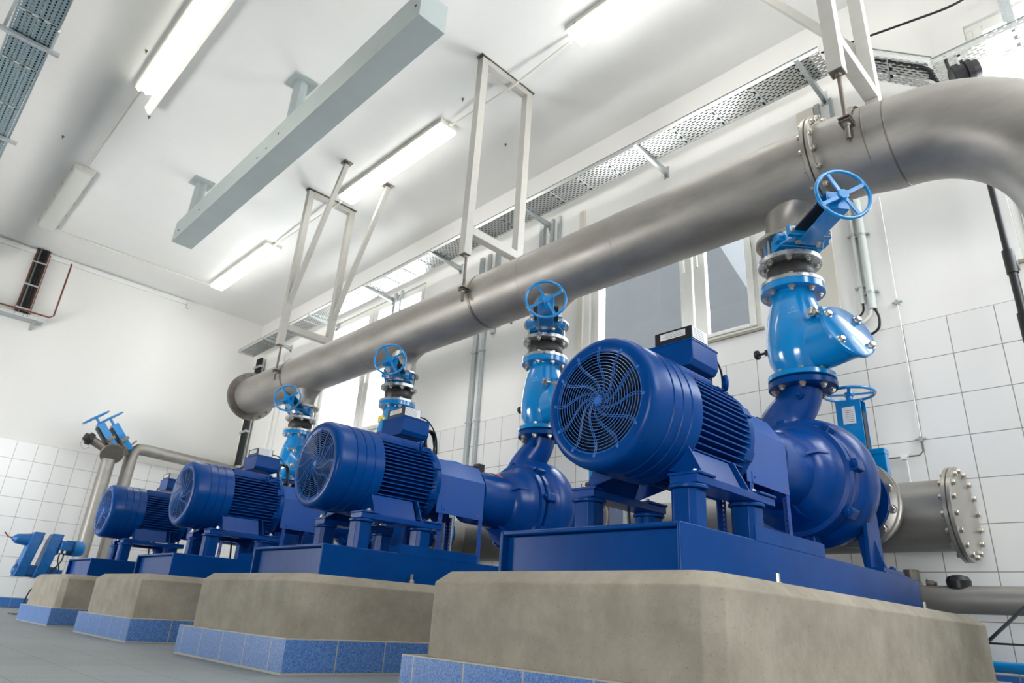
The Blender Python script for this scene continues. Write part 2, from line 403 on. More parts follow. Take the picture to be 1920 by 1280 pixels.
def casement(n, y0, y1, mulls, WZ1):
    """window in the right wall. mulls: list of (y,lean) pairs of the two meeting stiles"""
    x0, x1 = XW+0.03, XW+0.10
    mb = MB()
    f = 0.06
    mb.box((x0, y0, WZ0), (x1, y1, WZ0+0.05)); mb.box((x0, y0, WZ1-f), (x1, y1, WZ1))
    mb.box((x0, y0, WZ0+.05), (x1, y0+f, WZ1-f)); mb.box((x0, y1-f, WZ0+.05), (x1, y1, WZ1-f))
    fr = tag(mb.build('window_%d' % n, FRAME, bevel=0.006), kind='structure')
    ym = mulls
    for k, (a, b, c) in enumerate(((y0+f, ym-0.01, ym-0.01), (ym+0.01, y1-f, ym+0.01))):
        s = MB(); w = 0.15 if k == 0 else 0.155; e = 0.075
        xs0, xs1 = x0-0.015, x1-0.02
        lo, hi = a, b
        wl = w if k == 1 else e; wr = e if k == 1 else w
        s.box((xs0, lo, WZ0+.05), (xs1, lo+wl, WZ1-f)); s.box((xs0, hi-wr, WZ0+.05), (xs1, hi, WZ1-f))
        s.box((xs0, lo+wl, WZ0+.05), (xs1, hi-wr, WZ0+.05+e*0.6)); s.box((xs0, lo+wl, WZ1-f-e), (xs1, hi-wr, WZ1-f))
        sash = s.build('sash', FRAME, fr, bevel=0.008)
        MB().box((xs0+.025, lo+wl-.01, WZ0+.06), (xs0+.035, hi-wr+.01, WZ1-f-.01)).build('glass_pane', GLASS, fr)
        h = MB(); yh = (c-0.075) if k == 0 else (c+0.075)
        h.sweep([(xs0-.005, yh, 4.44), (xs0-.04, yh, 4.42), (xs0-.045, yh, 4.30), (xs0-.035, yh, 4.12)], [0.014, 0.016, 0.016, 0.013], 10)
        h.box((xs0-.012, yh-.02, 4.36), (xs0, yh+.02, 4.52)).build('window_handle', FRAME, fr, bevel=0.003)
    return fr
casement(1, 2.80, 5.06, 3.57, 5.24)
casement(2, 8.75, 11.95, 10.35, 5.68)
casement(3, -2.6, 0.62, -0.99, 5.68)
for i, (a, b, _) in enumerate(wins):
    struct('trim_%d' % (i+1), MB().box((XW-0.025, a-0.03, WZ0-0.028), (XW+0.03, b+0.03, WZ0)), paint('sill_stone', (150, 144, 130), .7, noise=.15, nscale=30, bump=.3) if i == 0 else bpy.data.materials['sill_stone'])
# outside world seen through the panes
ob = MB(); ob.prism([(12.5, 2.0, 0), (12.5, 15.5, 0), (12.5, 15.5, 12.0), (12.5, 8.5, 12.8), (12.5, 5.45, 6.0), (12.5, 2.0, 6.0)], (6, 0, 0))
o = ob.build('building', BLDG); tag(o, 'grey rendered neighbouring building with a sloping gable seen through the window', 'building')

# ------------------------------------------------------------------ plinths
ORD = ['nearest', 'second', 'third', 'farthest']
def ordt(k): return ['the nearest pump', 'the second nearest pump', 'the third nearest pump', 'the farthest pump'][k]
def make_plinth():
    r = empty('concrete_plinth', (0, PY[0], 0))
    x0, x1, y0, y1, zt, z0, c = 1.82, 4.74, -0.72, 0.59, 0.487, 0.160, 0.045
    mb = MB()
    def loop(ix, z):
        # rectangle with chamfered vertical corners
        a = 0.05; X0, X1, Y0, Y1 = x0+ix, x1-ix, y0+ix, y1-ix
        return [(X0+a, Y0, z), (X1-a, Y0, z), (X1, Y0+a, z), (X1, Y1-a, z), (X1-a, Y1, z), (X0+a, Y1, z), (X0, Y1-a, z), (X0, Y0+a, z)]
    L0 = loop(0, 0.0); L1 = loop(0, zt-c); L2 = loop(c, zt)
    vs = L0+L1+L2; fs = [tuple(range(8))[::-1], tuple(range(16, 24))]
    for q in (0, 8):
        for i in range(8): fs.append((q+i, q+(i+1) % 8, q+8+(i+1) % 8, q+8+i))
    mb.add(vs, fs)
    mb.build('plinth_block', CONC, r, bevel=0.006)
    MB().box((1.782, -0.77, 0), (4.785, 0.66, 0.168)).build('tile_skirting', SKIRT, r, bevel=0.002)
    return r
pl = make_plinth()
for k in range(4):
    o = pl if k == 0 else copy_tree(pl)
    o.location = (0, PY[k], 0)
    tag(o, 'grey concrete plinth with blue tile skirting under ' + ordt(k), 'plinth', 'concrete plinths in a row')

# ------------------------------------------------------------------ base frames
def make_base():
    r = empty('pump_base_frame', (0, PY[0], 0.487))
    x0, x1, y0, y1, h = 2.08, 4.58, -0.452, 0.45, 0.183
    mb = MB()
    t = 0.018
    # channel sides, top deck and recessed front end
    mb.box((x0, y0, 0), (x1, y0+t, h)); mb.box((x0, y1-t, 0), (x1, y1, h))
    mb.box((x0, y0+t, h-t), (x1, y1-t, h))
    mb.box((x0+0.035, y0+t, 0), (x0+0.05, y1-t, h-t)); mb.box((x1-0.05, y0+t, 0), (x1-0.035, y1-t, h-t))
    mb.build('frame', BLUE, r, bevel=0.007, seg=3)
    for (px, py) in ((2.72, y0-0.03), (4.50, y0-0.03), (2.72, y1+.03), (4.50, y1+.03)):
        b = MB(); b.cyl((px, py, 0), (px, py, 0.006), 0.022, n=16); b.hexbolt((px, py, 0.006), (0, 0, 1), 0.018, 0.020, 0.036)
        b.build('anchor_bolt', BOLT, r)
    for (px, py) in ((2.42, -0.28), (2.90, -0.28), (2.50, 0.30), (2.98, 0.30)):
        p = MB(); zt = 0.377
        s = 0.058; a = 0.022
        poly = [(px-s, py-s+a, h), (px-s+a, py-s, h), (px+s-a, py-s, h), (px+s, py-s+a, h), (px+s, py+s-a, h), (px+s-a, py+s, h), (px-s+a, py+s, h), (px-s, py+s-a, h)]
        p.prism(poly, (0, 0, zt-h-0.02))
        p.lathe((px, py, zt-0.02), (0, 0, 1), [(0, 0.080), (0.014, 0.080), (0.02, 0.074)], 24)
        p.build('motor_pedestal', BLUE, r, bevel=0.004)
    # pump foot pads
    for py in (-0.30, 0.30):
        MB().box((4.22, py-0.10, h), (4.60, py+0.08, h+0.022)).build('foot_pad', BLUE, r, bevel=0.006)
    p = MB(); p.box((2.62, y0-0.002, h-.005), (3.28, y0+0.004, h+0.055)); p.build('side_plate', BLUE, r)
    return r
bs = make_base()
for k in range(4):
    o = bs if k == 0 else copy_tree(bs)
    o.location = (0, PY[k], 0.487)
    tag(o, 'dark blue steel base frame on the plinth of ' + ordt(k), 'base frame', 'blue pump base frames')

# ------------------------------------------------------------------ motors
ZA = 1.21
def make_motor():
    r = empty('electric_motor', (0, PY[0], ZA))
    A = Vector((1, 0, 0))
    # fan cowl: hollow drum with three pressed grooves and a wide round opening
    prof = [(2.30, .222), (2.185, .222), (2.178, .236), (2.178, .262), (2.184, .278), (2.200, .289), (2.225, .294)]
    for g in (2.315, 2.385, 2.455):
        prof += [(g-.006, .296), (g-.003, .292), (g+.003, .292), (g+.006, .297)]
    prof += [(2.535, .299), (2.535, .285), (2.40, .275)]
    MB().lathe((0, 0, 0), A, prof, 72, caps=False).build('fan_cowl', BLUE, r, angle=50)
    # grille
    g = MB(); xg = 2.181; SW = -0.95
    for i in range(15):
        R = 0.030+0.0142*i
        if i == 0: R = 0.022
        g.ring((xg, 0, 0), A, R, 0.0017, 48, 5)
    for s in range(12):
        for off in (-1, 1):
            pts = []
            for j in range(57):
                q = j/56.0; R = 0.022+0.214*q
                zig = abs(((R-.030)/.0142) % 1.0-0.5)*2
                a = 2*PI*s/12+SW*math.sin(q*PI*0.5)*(1-0.30*q)*1.5+off*(.0020+.0040*(1-zig))/R
                pts.append((xg-0.003, R*math.cos(a), R*math.sin(a)))
            g.sweep(pts, 0.0017, 5)
        a = 2*PI*s/12+SW*0.70*1.5
        g.cyl((xg-.005, .240*math.cos(a), .240*math.sin(a)), (xg+.006, .240*math.cos(a), .240*math.sin(a)), 0.007, n=8)
    g.lathe((xg-.004, 0, 0), A, [(0, .016), (.006, .02)], 20)
    g.build('fan_grille', WIRE, r)
    f = MB(); f.lathe((2.30, 0, 0), A, [(0, .22), (.004, .22)], 40)
    for s in range(7):
        a = 2*PI*s/7; f.bar((2.29, .05*math.cos(a), .05*math.sin(a)), (2.29, .2*math.cos(a), .2*math.sin(a)), 0.004, 0.06, up=(1, .3, 0))
    f.lathe((2.24, 0, 0), A, [(0, .045), (.06, .06)], 20)
    f.build('cooling_fan', paint('fan_shade_black', (6, 8, 16), .6), r)  # fan colour darkened to hold the shade deep in the cowl
    MB().lathe((0, 0, 0), A, [(2.187, .2215), (2.30, .2215)], 48, caps=False).build('cowl_shade_sleeve', bpy.data.materials['fan_shade_black'], r)  # added dark sleeve, stands in for shade on the cowl's inner wall
    # finned stator
    h = MB(); x0, x1, rb, rf = 2.50, 3.00, 0.232, 0.284
    h.lathe((x0, 0, 0), A, [(0, rb), (x1-x0, rb)], 48)
    for sgn in (-1, 1):
        for i in range(17):
            z = -0.215+0.43*i/16
            yi = math.sqrt(max(rb*rb-z*z, 0.0))-0.01; yo = math.sqrt(rf*rf-z*z)
            h.box((x0, min(sgn*yi, sgn*yo), z-.0035), (x1-0.02+0.01*math.cos(z*8), max(sgn*yi, sgn*yo), z+.0035))
        for i in range(11):
            y = -0.16+0.32*i/10
            zi = math.sqrt(max(rb*rb-y*y, 0))-0.01; zo = math.sqrt(rf*rf-y*y)*0.985
            h.box((x0, y-.0035, min(sgn*zi, sgn*zo)), (x1-.02, y+.0035, max(sgn*zi, sgn*zo)))
    h.build('finned_housing', BLUE, r)
    e = MB(); e.lathe((2.985, 0, 0), A, [(0, .25), (.02, .276), (.055, .278), (.065, .270), (.07, .22), (.10, .10)], 64)
    for s in range(8):
        a = PI/8+PI/4*s; e.bar((2.96, .266*math.cos(a), .266*math.sin(a)), (3.035, .266*math.cos(a), .266*math.sin(a)), .05, .045, up=(0, math.cos(a), math.sin(a)))
    e.build('end_shield', BLUE, r, bevel=0.004)
    MB().cyl((3.1, 0, 0), (3.62, 0, 0), .035, n=20).build('shaft', BOLT, r)
    # feet: cast rails along both sides, webs and slanted gussets
    for sgn in (-1, 1):
        y = 0.29*sgn
        q = MB(); fx = 2.37 if sgn < 0 else 2.44
        q.box((fx, y-.065, -.347), (3.03, y+.065, -.312))
        q.box((fx, y-.075, -.312), (2.50, y+.075, -.300)); q.box((2.87, y-.075, -.312), (3.03, y+.075, -.300))
        # slanted cheek plate
        yo = y+sgn*0.01; yi = sgn*0.235
        q.prism([(2.50, yo, -.305), (2.50, yo-sgn*.012, -.305), (2.50, yi-sgn*.012, -.17), (2.50, yi, -.17)], (0.34, 0, 0))
        for xx in (2.49, 2.87):
            q.prism([(xx, yo+sgn*.02, -.305), (xx, sgn*.06, -.24), (xx, sgn*.15, -.15), (xx, yi+sgn*.01, -.16)], (0.010, 0, 0))
        q.build('motor_foot', BLUEC, r, bevel=0.004)
        for xx in (2.46, 2.96):
            MB().hexbolt((xx, y, -.300), (0, 0, 1), .018, .016, .01).build('foot_bolt', BOLT, r)
    # shoulder lugs + eyebolt
    ey = MB(); d = Vector((0, -0.72, 0.69)).normalized(); c = Vector((2.865, 0, 0))+d*0.27
    ey.cyl(c, c+d*.022, .022, n=16); ey.ring(c+d*.056, (-.62, .78, 0), .032, .010, 32, 12)
    ey.build('eye_bolt', BLUE, r)
    lug = MB()
    for xx in (2.60, 2.68, 2.76, 2.84): lug.bar((xx, 0, .235), (xx+.035, 0, .262), .26, .02)
    lug.box((2.56, -.12, .22), (2.95, .12, .285)); lug.build('terminal_pad', BLUEC, r, bevel=.006)
    # terminal box
    tb = MB(); tb.prism([(2.745, -.115, .315), (2.745, .10, .315), (2.745, .135, .345), (2.745, .135, .450), (2.745, -.135, .450), (2.745, -.135, .345)], (0.245, 0, 0))
    box = tb.build('terminal_box', BLUE, r, bevel=0.006)
    MB().box((2.742, -.138, .441), (2.993, .138, .452)).build('terminal_box_lid', BLUE, box, bevel=.003)
    dr = MB(); dr.box((2.745, -.135, .453), (2.90, .08, .520))
    drv = dr.build('control_module', BLACK, r, bevel=.003)
    MB().box((2.752, -.1375, .456), (2.892, -.1355, .517)).build('side_label', LABEL, drv)
    MB().box((2.7430, -.10, .474), (2.7448, .045, .508)).build('front_label', LABEL, drv)
    t = MB()
    for i in range(5):
        zz = .479+.006*i; t.box((2.7420, -.095+.01*(i % 2), zz), (2.7429, .01+.008*((i*7) % 4), zz+.0014))
    for i in range(6):
        zz = .463+.009*i; t.box((2.757, -.1381, zz), (2.857+.005*((i*5) % 5), -.1376, zz+.002))
    t.build('label_print', INK, drv)
    gl = MB()
    gl.cyl((2.81, .135, .38), (2.81, .175, .38), .016, n=12); gl.cyl((2.81, .160, .38), (2.81, .18, .38), .021, n=6)
    gl.cyl((2.88, .135, .38), (2.88, .165, .38), .012, n=12)
    gl.build('cable_gland', DKPLATE, box)
    return r
mo = make_motor()
for k in range(4):
    o = mo if k == 0 else copy_tree(mo)
    o.location = (0, PY[k], ZA)
    tag(o, 'dark blue finned motor with round fan grille on ' + ordt(k), 'motor', 'blue electric motors')

# cables at the motors
def cable(pts, r, label, name='cable', m=BLACK, group=None, cat='cable'):
    # smooth the polyline with Catmull-Rom
    P = [Vector(p) for p in pts]; out = []
    for i in range(len(P)-1):
        p0, p1, p2, p3 = P[max(i-1, 0)], P[i], P[i+1], P[min(i+2, len(P)-1)]
        for j in range(6):
            t = j/6.0
            out.append(0.5*((2*p1)+(p2-p0)*t+(2*p0-5*p1+4*p2-p3)*t*t+(3*p1-p0-3*p2+p3)*t*t*t))
    out.append(P[-1])
    o = MB().sweep(out, r, 8).build(name, m)
    return tag(o, label, cat, group)
for k in range(4):
    y = PY[k]
    cable([(2.905, y-.06, ZA+.49), (3.00, y-.08, ZA+.48), (3.08, y-.10, ZA+.38), (3.13, y-.07, ZA+.26), (3.17, y-.02, ZA+.22), (3.40, y, ZA+.23), (3.58, y, ZA+.24)], .0055,
          'thin black sensor cable over the coupling guard of ' + ordt(k), group='black sensor cables')
    lp = [(2.985, y-.02, ZA+.42)]
    for i in range(26):
        a = PI*0.6-2*PI*i/11.0; rr = .088+.006*math.sin(i*1.3)
        lp.append((3.10+.87*rr*math.cos(a), y-.03+.47*rr*math.cos(a)+.0012*i, ZA+.335+rr*math.sin(a)))
    lp += [(3.20, y+.02, ZA+.20), (3.24, y+.12, ZA+.0)]
    cable(lp, .008, 'coiled black cable behind the terminal box of ' + ordt(k), group='coiled power cables')
    cable([(2.81, y+.18, ZA+.38), (2.80, y+.24, ZA+.39), (2.78, y+.30, ZA+.35), (2.78, y+.33, ZA+.2), (2.85, y+.34, ZA-.2), (2.9, y+.36, .68)], .009,
          'black cable at the far side gland of ' + ordt(k), group='gland cables')

# ------------------------------------------------------------------ coupling guards
def make_guard():
    r = empty('coupling_guard', (0, PY[0], 0.67))
    z = ZA-0.67; x0, x1 = 3.075, 3.53
    P = [(-.205, -.205), (-.205, .075), (-.115, .205), (.115, .205), (.205, .075), (.205, -.205)]
    t = 0.004
    mb = MB()
    for i in range(len(P)-1):
        a = P[i]; b = P[i+1]
        d = Vector((b[0]-a[0], b[1]-a[1])); n = Vector((-d.y, d.x)).normalized()*t
        mb.add([(x0, a[0], z+a[1]), (x1, a[0], z+a[1]), (x1, b[0], z+b[1]), (x0, b[0], z+b[1]),
                (x0, a[0]-n.x, z+a[1]-n.y), (x1, a[0]-n.x, z+a[1]-n.y), (x1, b[0]-n.x, z+b[1]-n.y), (x0, b[0]-n.x, z+b[1]-n.y)],
               [(0,1,2,3),(7,6,5,4),(0,4,5,1),(1,5,6,2),(2,6,7,3),(3,7,4,0)])
    mb.build('guard_hood', GUARD, r)
    MB().box((x0+.05, -.2085, z-.205), (x1-.03, -.2052, z-.150)).build('overlap_strip', GUARD, r)
    for xx in (x0+.07, x1-.05):
        MB().lathe((xx, -.2085, z-.178), (0, -1, 0), [(0, .006), (.003, .004)], 10).build('rivet', REDM if xx > 3.3 else BLUE, r)
    for xx in (x0+.03, x1-.035):
        for sy in (-1, 1):
            MB().box((xx, sy*.200-.0025, 0), (xx+.035, sy*.200+.0025, z-.16)).build('leg', ANGLEX, r)
            MB().box((xx+.033, sy*.200-(.035 if sy > 0 else 0), 0), (xx+.038, sy*.200+(.035 if sy < 0 else 0), z-.16)).build('leg', ANGLEP, r)
    MB().box((x0+.02, -.2065, 0), (x1, -.2030, .05)).build('foot_strip', GUARD, r)
    MB().box((x0+.02, .2030, 0), (x1, .2065, .05)).build('foot_strip', GUARD, r)
    return r
gu = make_guard()
for k in range(4):
    o = gu if k == 0 else copy_tree(gu)
    o.location = (0, PY[k], 0.67)
    tag(o, 'folded blue coupling guard on perforated legs of ' + ordt(k), 'guard', 'coupling guards')

# ------------------------------------------------------------------ pumps
RX = 4.36
def make_pump():
    r = empty('centrifugal_pump', (0, PY[0], ZA))
    A = (1, 0, 0)
    bh = MB(); bh.lathe((0, 0, 0), A, [(3.535, .12), (3.54, .19), (3.55, .208), (3.60, .212), (3.86, .218), (3.875, .212), (3.88, .18)], 56)
    hous = bh.build('bearing_housing', BLUEC, r)
    st = MB()
    for i in range(6):
        a = math.radians(100+8*i/5.0); st.bar((3.66+.012*i, .2165*math.cos(a), .2165*math.sin(a)), (3.70+.012*i, .2175*math.cos(a), .2175*math.sin(a)), .008, .004, up=(0, math.cos(a), math.sin(a)))
    st.v = []; st.f = []
    for i in range(7):
        a0 = math.radians(92+5*i); a1 = math.radians(92+5*(i+1)); rr = .2195
        st.add([(3.74, rr*math.cos(a0), rr*math.sin(a0)), (3.785, rr*math.cos(a0), rr*math.sin(a0)), (3.785, rr*math.cos(a1), rr*math.sin(a1)), (3.74, rr*math.cos(a1), rr*math.sin(a1))], [(0, 1, 2, 3)])
    for v in range(len(st.v)): st.v[v] = (st.v[v][0], -abs(st.v[v][1]), abs(st.v[v][2]))
    st.build('red_paint_mark', REDM, hous)
    cv = MB(); cv.lathe((0, 0, 0), A, [(3.84, .19), (3.86, .225), (3.90, .262), (3.97, .278), (4.005, .300), (4.03, .318), (4.035, .345), (4.075, .350), (4.08, .31)], 64)
    for s in (1, 3, 5, 7):
        a = PI/8+PI/4*s
        cv.prism([(3.80, .205*math.cos(a)-.006*math.sin(a), .205*math.sin(a)+.006*math.cos(a)), (3.86, .262*math.cos(a)-.006*math.sin(a), .262*math.sin(a)+.006*math.cos(a)), (3.98, .285*math.cos(a)-.006*math.sin(a), .285*math.sin(a)+.006*math.cos(a)), (3.98, .20*math.cos(a)-.006*math.sin(a), .20*math.sin(a)+.006*math.cos(a))], (0, .012*math.sin(a), -.012*math.cos(a)))
    cv.build('casing_cover', BLUEC, r)
    # volute: a swelling ring around the axis, spiral radius
    vo = MB(); N = 72; n = 24; vs = []; fs = []
    for i in range(N):
        a = 2*PI*i/N
        # spiral grows clockwise up to the discharge side (+y, up)
        q = ((a-math.radians(75)) % (2*PI))/(2*PI)
        q = 1-q
        rt = 0.098+0.052*q; Rc = 0.262+0.010*q
        for k in range(n):
            b = 2*PI*k/n
            rx = 1.32*rt*math.cos(b); rr = Rc+rt*math.sin(b)
            vs.append((4.30+rx, rr*math.cos(a), rr*math.sin(a)))
    for i in range(N):
        for k in range(n):
            i2 = (i+1) % N; k2 = (k+1) % n; fs.append((i*n+k, i2*n+k, i2*n+k2, i*n+k2))
    vo.add(vs, fs)
    vo.lathe((0, 0, 0), A, [(4.10, .30), (4.12, .345), (4.15, .35), (4.16, .30)], 56)
    vo.lathe((0, 0, 0), A, [(4.12, .28), (4.20, .30), (4.42, .29), (4.52, .24), (4.70, .195), (4.86, .19), (4.90, .20)], 56)
    vo.build('volute_casing', BLUEC, r)
    for s in range(8):
        a = PI/2+PI/4*s-0.15
        cs, sn = math.cos(a), math.sin(a)
        b = MB(); b.bar((4.07, .355*cs, .355*sn), (4.17, .355*cs, .355*sn), .07, .06, up=(0, cs, sn)); b.build('casing_lug', BLUEC, r, bevel=.012)
        MB().hexbolt((4.07, .36*cs, .36*sn), (-1, 0, 0), .020, .018, .008).build('casing_bolt', BLUE, r)
    # swan neck discharge
    nk = MB(); P = [Vector((4.30, .13, .20)), Vector((4.32, .16, .33)), Vector((4.345, .115, .46)), Vector((RX, .03, .57)), Vector((RX, 0, .66))]
    out = []; rad = []; R0 = [.185, .178, .150, .128, .122]
    for i in range(4):
        p0, p1, p2, p3 = P[max(i-1, 0)], P[i], P[i+1], P[min(i+2, 4)]
        for j in range(6):
            t = j/6.0
            out.append(0.5*((2*p1)+(p2-p0)*t+(2*p0-5*p1+4*p2-p3)*t*t+(3*p1-p0-3*p2+p3)*t*t*t)); rad.append(R0[i]*(1-t)+R0[i+1]*t)
    out.append(P[-1]); rad.append(R0[-1])
    nk.sweep(out, rad, 36)
    nk.build('discharge_neck', BLUEC, r)
    pg = MB(); pg.cyl((RX-.118, -.02, .575), (RX-.150, -.026, .575), .030, n=20); pg.hexbolt((RX-.15, -.026, .575), (-1, -.2, 0), .021, .016); pg.build('neck_plug', BLUE, r)
    MB().lathe((RX, 0, 0), (0, 0, 1), [(.645, .215), (.648, .218), (.683, .218), (.686, .215)], 56).build('discharge_flange', BLUE, r)
    for s in range(8):
        a = PI/8+PI/4*s
        MB().hexbolt((RX+.178*math.cos(a), .178*math.sin(a), .645), (0, 0, -1), .020, .018, .010).build('flange_bolt', BOLT, r)
    # feet
    for sy in (-1, 1):
        f = MB(); y = sy*.30
        f.prism([(4.26, y-.012, -.52), (4.50, y-.012, -.52), (4.46, y-.012, -.05), (4.30, y-.012, -.05)], (0, .024, 0))
        f.prism([(4.37, y-.06, -.52), (4.37, y+.06, -.52), (4.37, sy*.22+.03, -.08), (4.37, sy*.22-.03, -.08)], (.03, 0, 0))
        f.box((4.22, y-.09, -.52), (4.56, y+.07, -.498))
        f.build('pump_foot', BLUE, r, bevel=.004)
        MB().hexbolt((4.50, y-.045, -.498), (0, 0, 1), .02, .018, .01).build('foot_bolt', BLUE, r)
    MB().lathe((0, 0, 0), A, [(4.89, .26), (4.93, .26)], 48).build('suction_flange', BLUE, r)
    tm = MB().box((3.60, -.03, .205), (3.67, .03, .272)).build('vibration_sensor', BLACK, r, bevel=.003)
    MB().cyl((3.60, 0, .24), (3.57, 0, .24), .011, n=10).build('sensor_plug', BLACK, tm)
    return r
pu = make_pump()
for k in range(4):
    o = pu if k == 0 else copy_tree(pu)
    o.location = (0, PY[k], ZA)
    tag(o, 'blue cast volute casing with curved discharge neck, ' + ordt(k), 'pump', 'blue centrifugal pumps')

# ------------------------------------------------------------------ check valves
def make_check():
    r = empty('check_valve', (RX, PY[0], 1.899))
    Z = (0, 0, 1)
    b = MB(); b.lathe((0, 0, 0), Z, [(.035, .14), (.05, .15), (.09, .165), (.15, .195), (.22, .205), (.30, .203), (.40, .196), (.50, .180), (.58, .158), (.64, .142), (.672, .148)], 56)
    # side chest that carries the slanted cover
    n = Vector((-.42, -.82, .36)).normalized()
    c = Vector((-.045, -.335, .272))
    u, v, d = frame_from(n)
    ell = []; root = []
    Nn = 40
    for i in range(Nn):
        a = 2*PI*i/Nn
        rr = .165
        ell.append(c+u*(rr*1.0*math.cos(a))+v*(rr*1.18*math.sin(a)))
        root.append(Vector((.01, -.05, .262))+u*(.178*math.cos(a))+v*(.215*math.sin(a)))
    b.add(ell+root, [tuple(range(Nn))[::-1], tuple(range(Nn, 2*Nn))]+[(i, (i+1) % Nn, Nn+(i+1) % Nn, Nn+i) for i in range(Nn)])
    b.build('valve_body', VALVE, r, angle=40)
    cv = MB()
    def oval(off, s):
        return [c+d*off+u*(s*.182*math.cos(2*PI*i/Nn))+v*(s*.215*math.sin(2*PI*i/Nn)) for i in range(Nn)]
    e1 = oval(.002, 1.0); e2 = oval(.026, 1.0); e3 = oval(.031, .965)
    cv.add(e1+e2+e3, [tuple(range(Nn))[::-1], tuple(range(2*Nn, 3*Nn))]+[(i, (i+1) % Nn, Nn+(i+1) % Nn, Nn+i) for i in range(Nn)]+[(Nn+i, Nn+(i+1) % Nn, 2*Nn+(i+1) % Nn, 2*Nn+i) for i in range(Nn)])
    cv.build('inspection_cover', VALVE, r, angle=50)
    for a in (40, 140, 220, 320):
        a = math.radians(a); p = c+u*(.152*math.cos(a))+v*(.176*math.sin(a))
        MB().hexbolt(p+d*.031, d, .023, .022, 0).build('cover_bolt', BOLT, r)
    wv = Vector((0, 0, 1)); wv = (wv-d*wv.dot(d)).normalized(); sv_ = wv.cross(d).normalized()
    if sv_.x > 0: sv_ = -sv_
    lg = MB(); q0 = c+wv*.165+sv_*.10
    lg.bar(q0-d*.055, q0+d*.024, .07, .075, up=wv); lg.build('hinge_lug', VALVE, r, bevel=.012)
    sh = MB(); q1 = q0+sv_*.032-d*.012; sh.cyl(q1, q1+sv_*.05, .016, n=12); sh.hexbolt(q1+sv_*.05, sv_, .027, .028); sh.build('hinge_pin', BOLT, r)
    for nm, z0, z1 in (('lower_flange', .012, .048), ('upper_flange', .66, .71)):
        MB().lathe((0, 0, 0), Z, [(z0, .213), (z0+.003, .217), (z1-.003, .217), (z1, .213)], 56).build(nm, VALVE, r)
    for s in range(8):
        a = PI/8+PI/4*s; x, y = .178*math.cos(a), .178*math.sin(a)
        MB().hexbolt((x, y, .048), (0, 0, 1), .020, .018, .008).build('flange_bolt', BOLT, r)
        MB().hexbolt((x, y, .66), (0, 0, -1), .020, .018, .012).build('flange_bolt', BOLT, r)
    k = MB(); k.cyl((0, .19, .28), (0, .235, .28), .024, n=6); k.cyl((0, .235, .28), (0, .285, .28), .009, n=10); k.lathe((0, .285, .28), (0, 1, 0), [(0, .030), (.005, .034), (.022, .034), (.028, .028)], 24)
    k.build('drain_knob', RUBBER, r)
    em = MB()
    for (a0, z0, a1, z1) in ((195, .475, 199, .500), (199, .500, 203, .474), (196, .485, 202, .486), (188, .452, 209, .459), (189, .447, 192, .459), (194, .449, 197, .462), (199, .451, 201, .463), (204, .454, 206, .465)):
        pts = []
        for j in range(4):
            t = j/3; a = math.radians(a0+(a1-a0)*t); z = z0+(z1-z0)*t; R = .205-(z-.22)*.09+.0
            R = .1935-(z-.42)*.16
            pts.append((R*math.cos(a), R*math.sin(a), z))
        em.sweep(pts, .0022, 4)
    em.build('cast_emblem', paint('worn_print', (130, 190, 224), .5), r)
    return r
ck = make_check()
for k in range(4):
    o = ck if k == 0 else copy_tree(ck)
    o.location = (RX, PY[k], 1.899)
    tag(o, 'bright blue check valve with slanted cover above ' + ordt(k), 'valve', 'light blue check valves')

# ------------------------------------------------------------------ rubber joints
def make_joint():
    r = empty('rubber_expansion_joint', (RX, PY[0], 2.609))
    Z = (0, 0, 1)
    MB().lathe((0, 0, 0), Z, [(.026, .135), (.04, .140), (.07, .158), (.105, .165), (.14, .158), (.175, .140), (.182, .135)], 48).build('bellows', RUBBER, r)
    MB().lathe((0, 0, 0), Z, [(0, .214), (.003, .218), (.027, .218), (.030, .214)], 56).build('lower_flange', ZINC, r)
    MB().lathe((0, 0, 0), Z, [(.178, .214), (.181, .218), (.213, .218), (.216, .214)], 56).build('upper_flange', ZINC, r)
    for s in range(8):
        a = PI/8+PI/4*s; x, y = .178*math.cos(a), .178*math.sin(a)
        MB().hexbolt((x, y, .030), (0, 0, 1), .021, .018).build('flange_bolt', BOLT, r)
        MB().hexbolt((x, y, .178), (0, 0, -1), .021, .018, .012).build('flange_bolt', BOLT, r)
    return r
jt = make_joint()
for k in range(4):
    o = jt if k == 0 else copy_tree(jt)
    o.location = (RX, PY[k], 2.609)
    tag(o, 'black rubber joint between zinc flanges above ' + ordt(k), 'pipe joint', 'rubber joints')

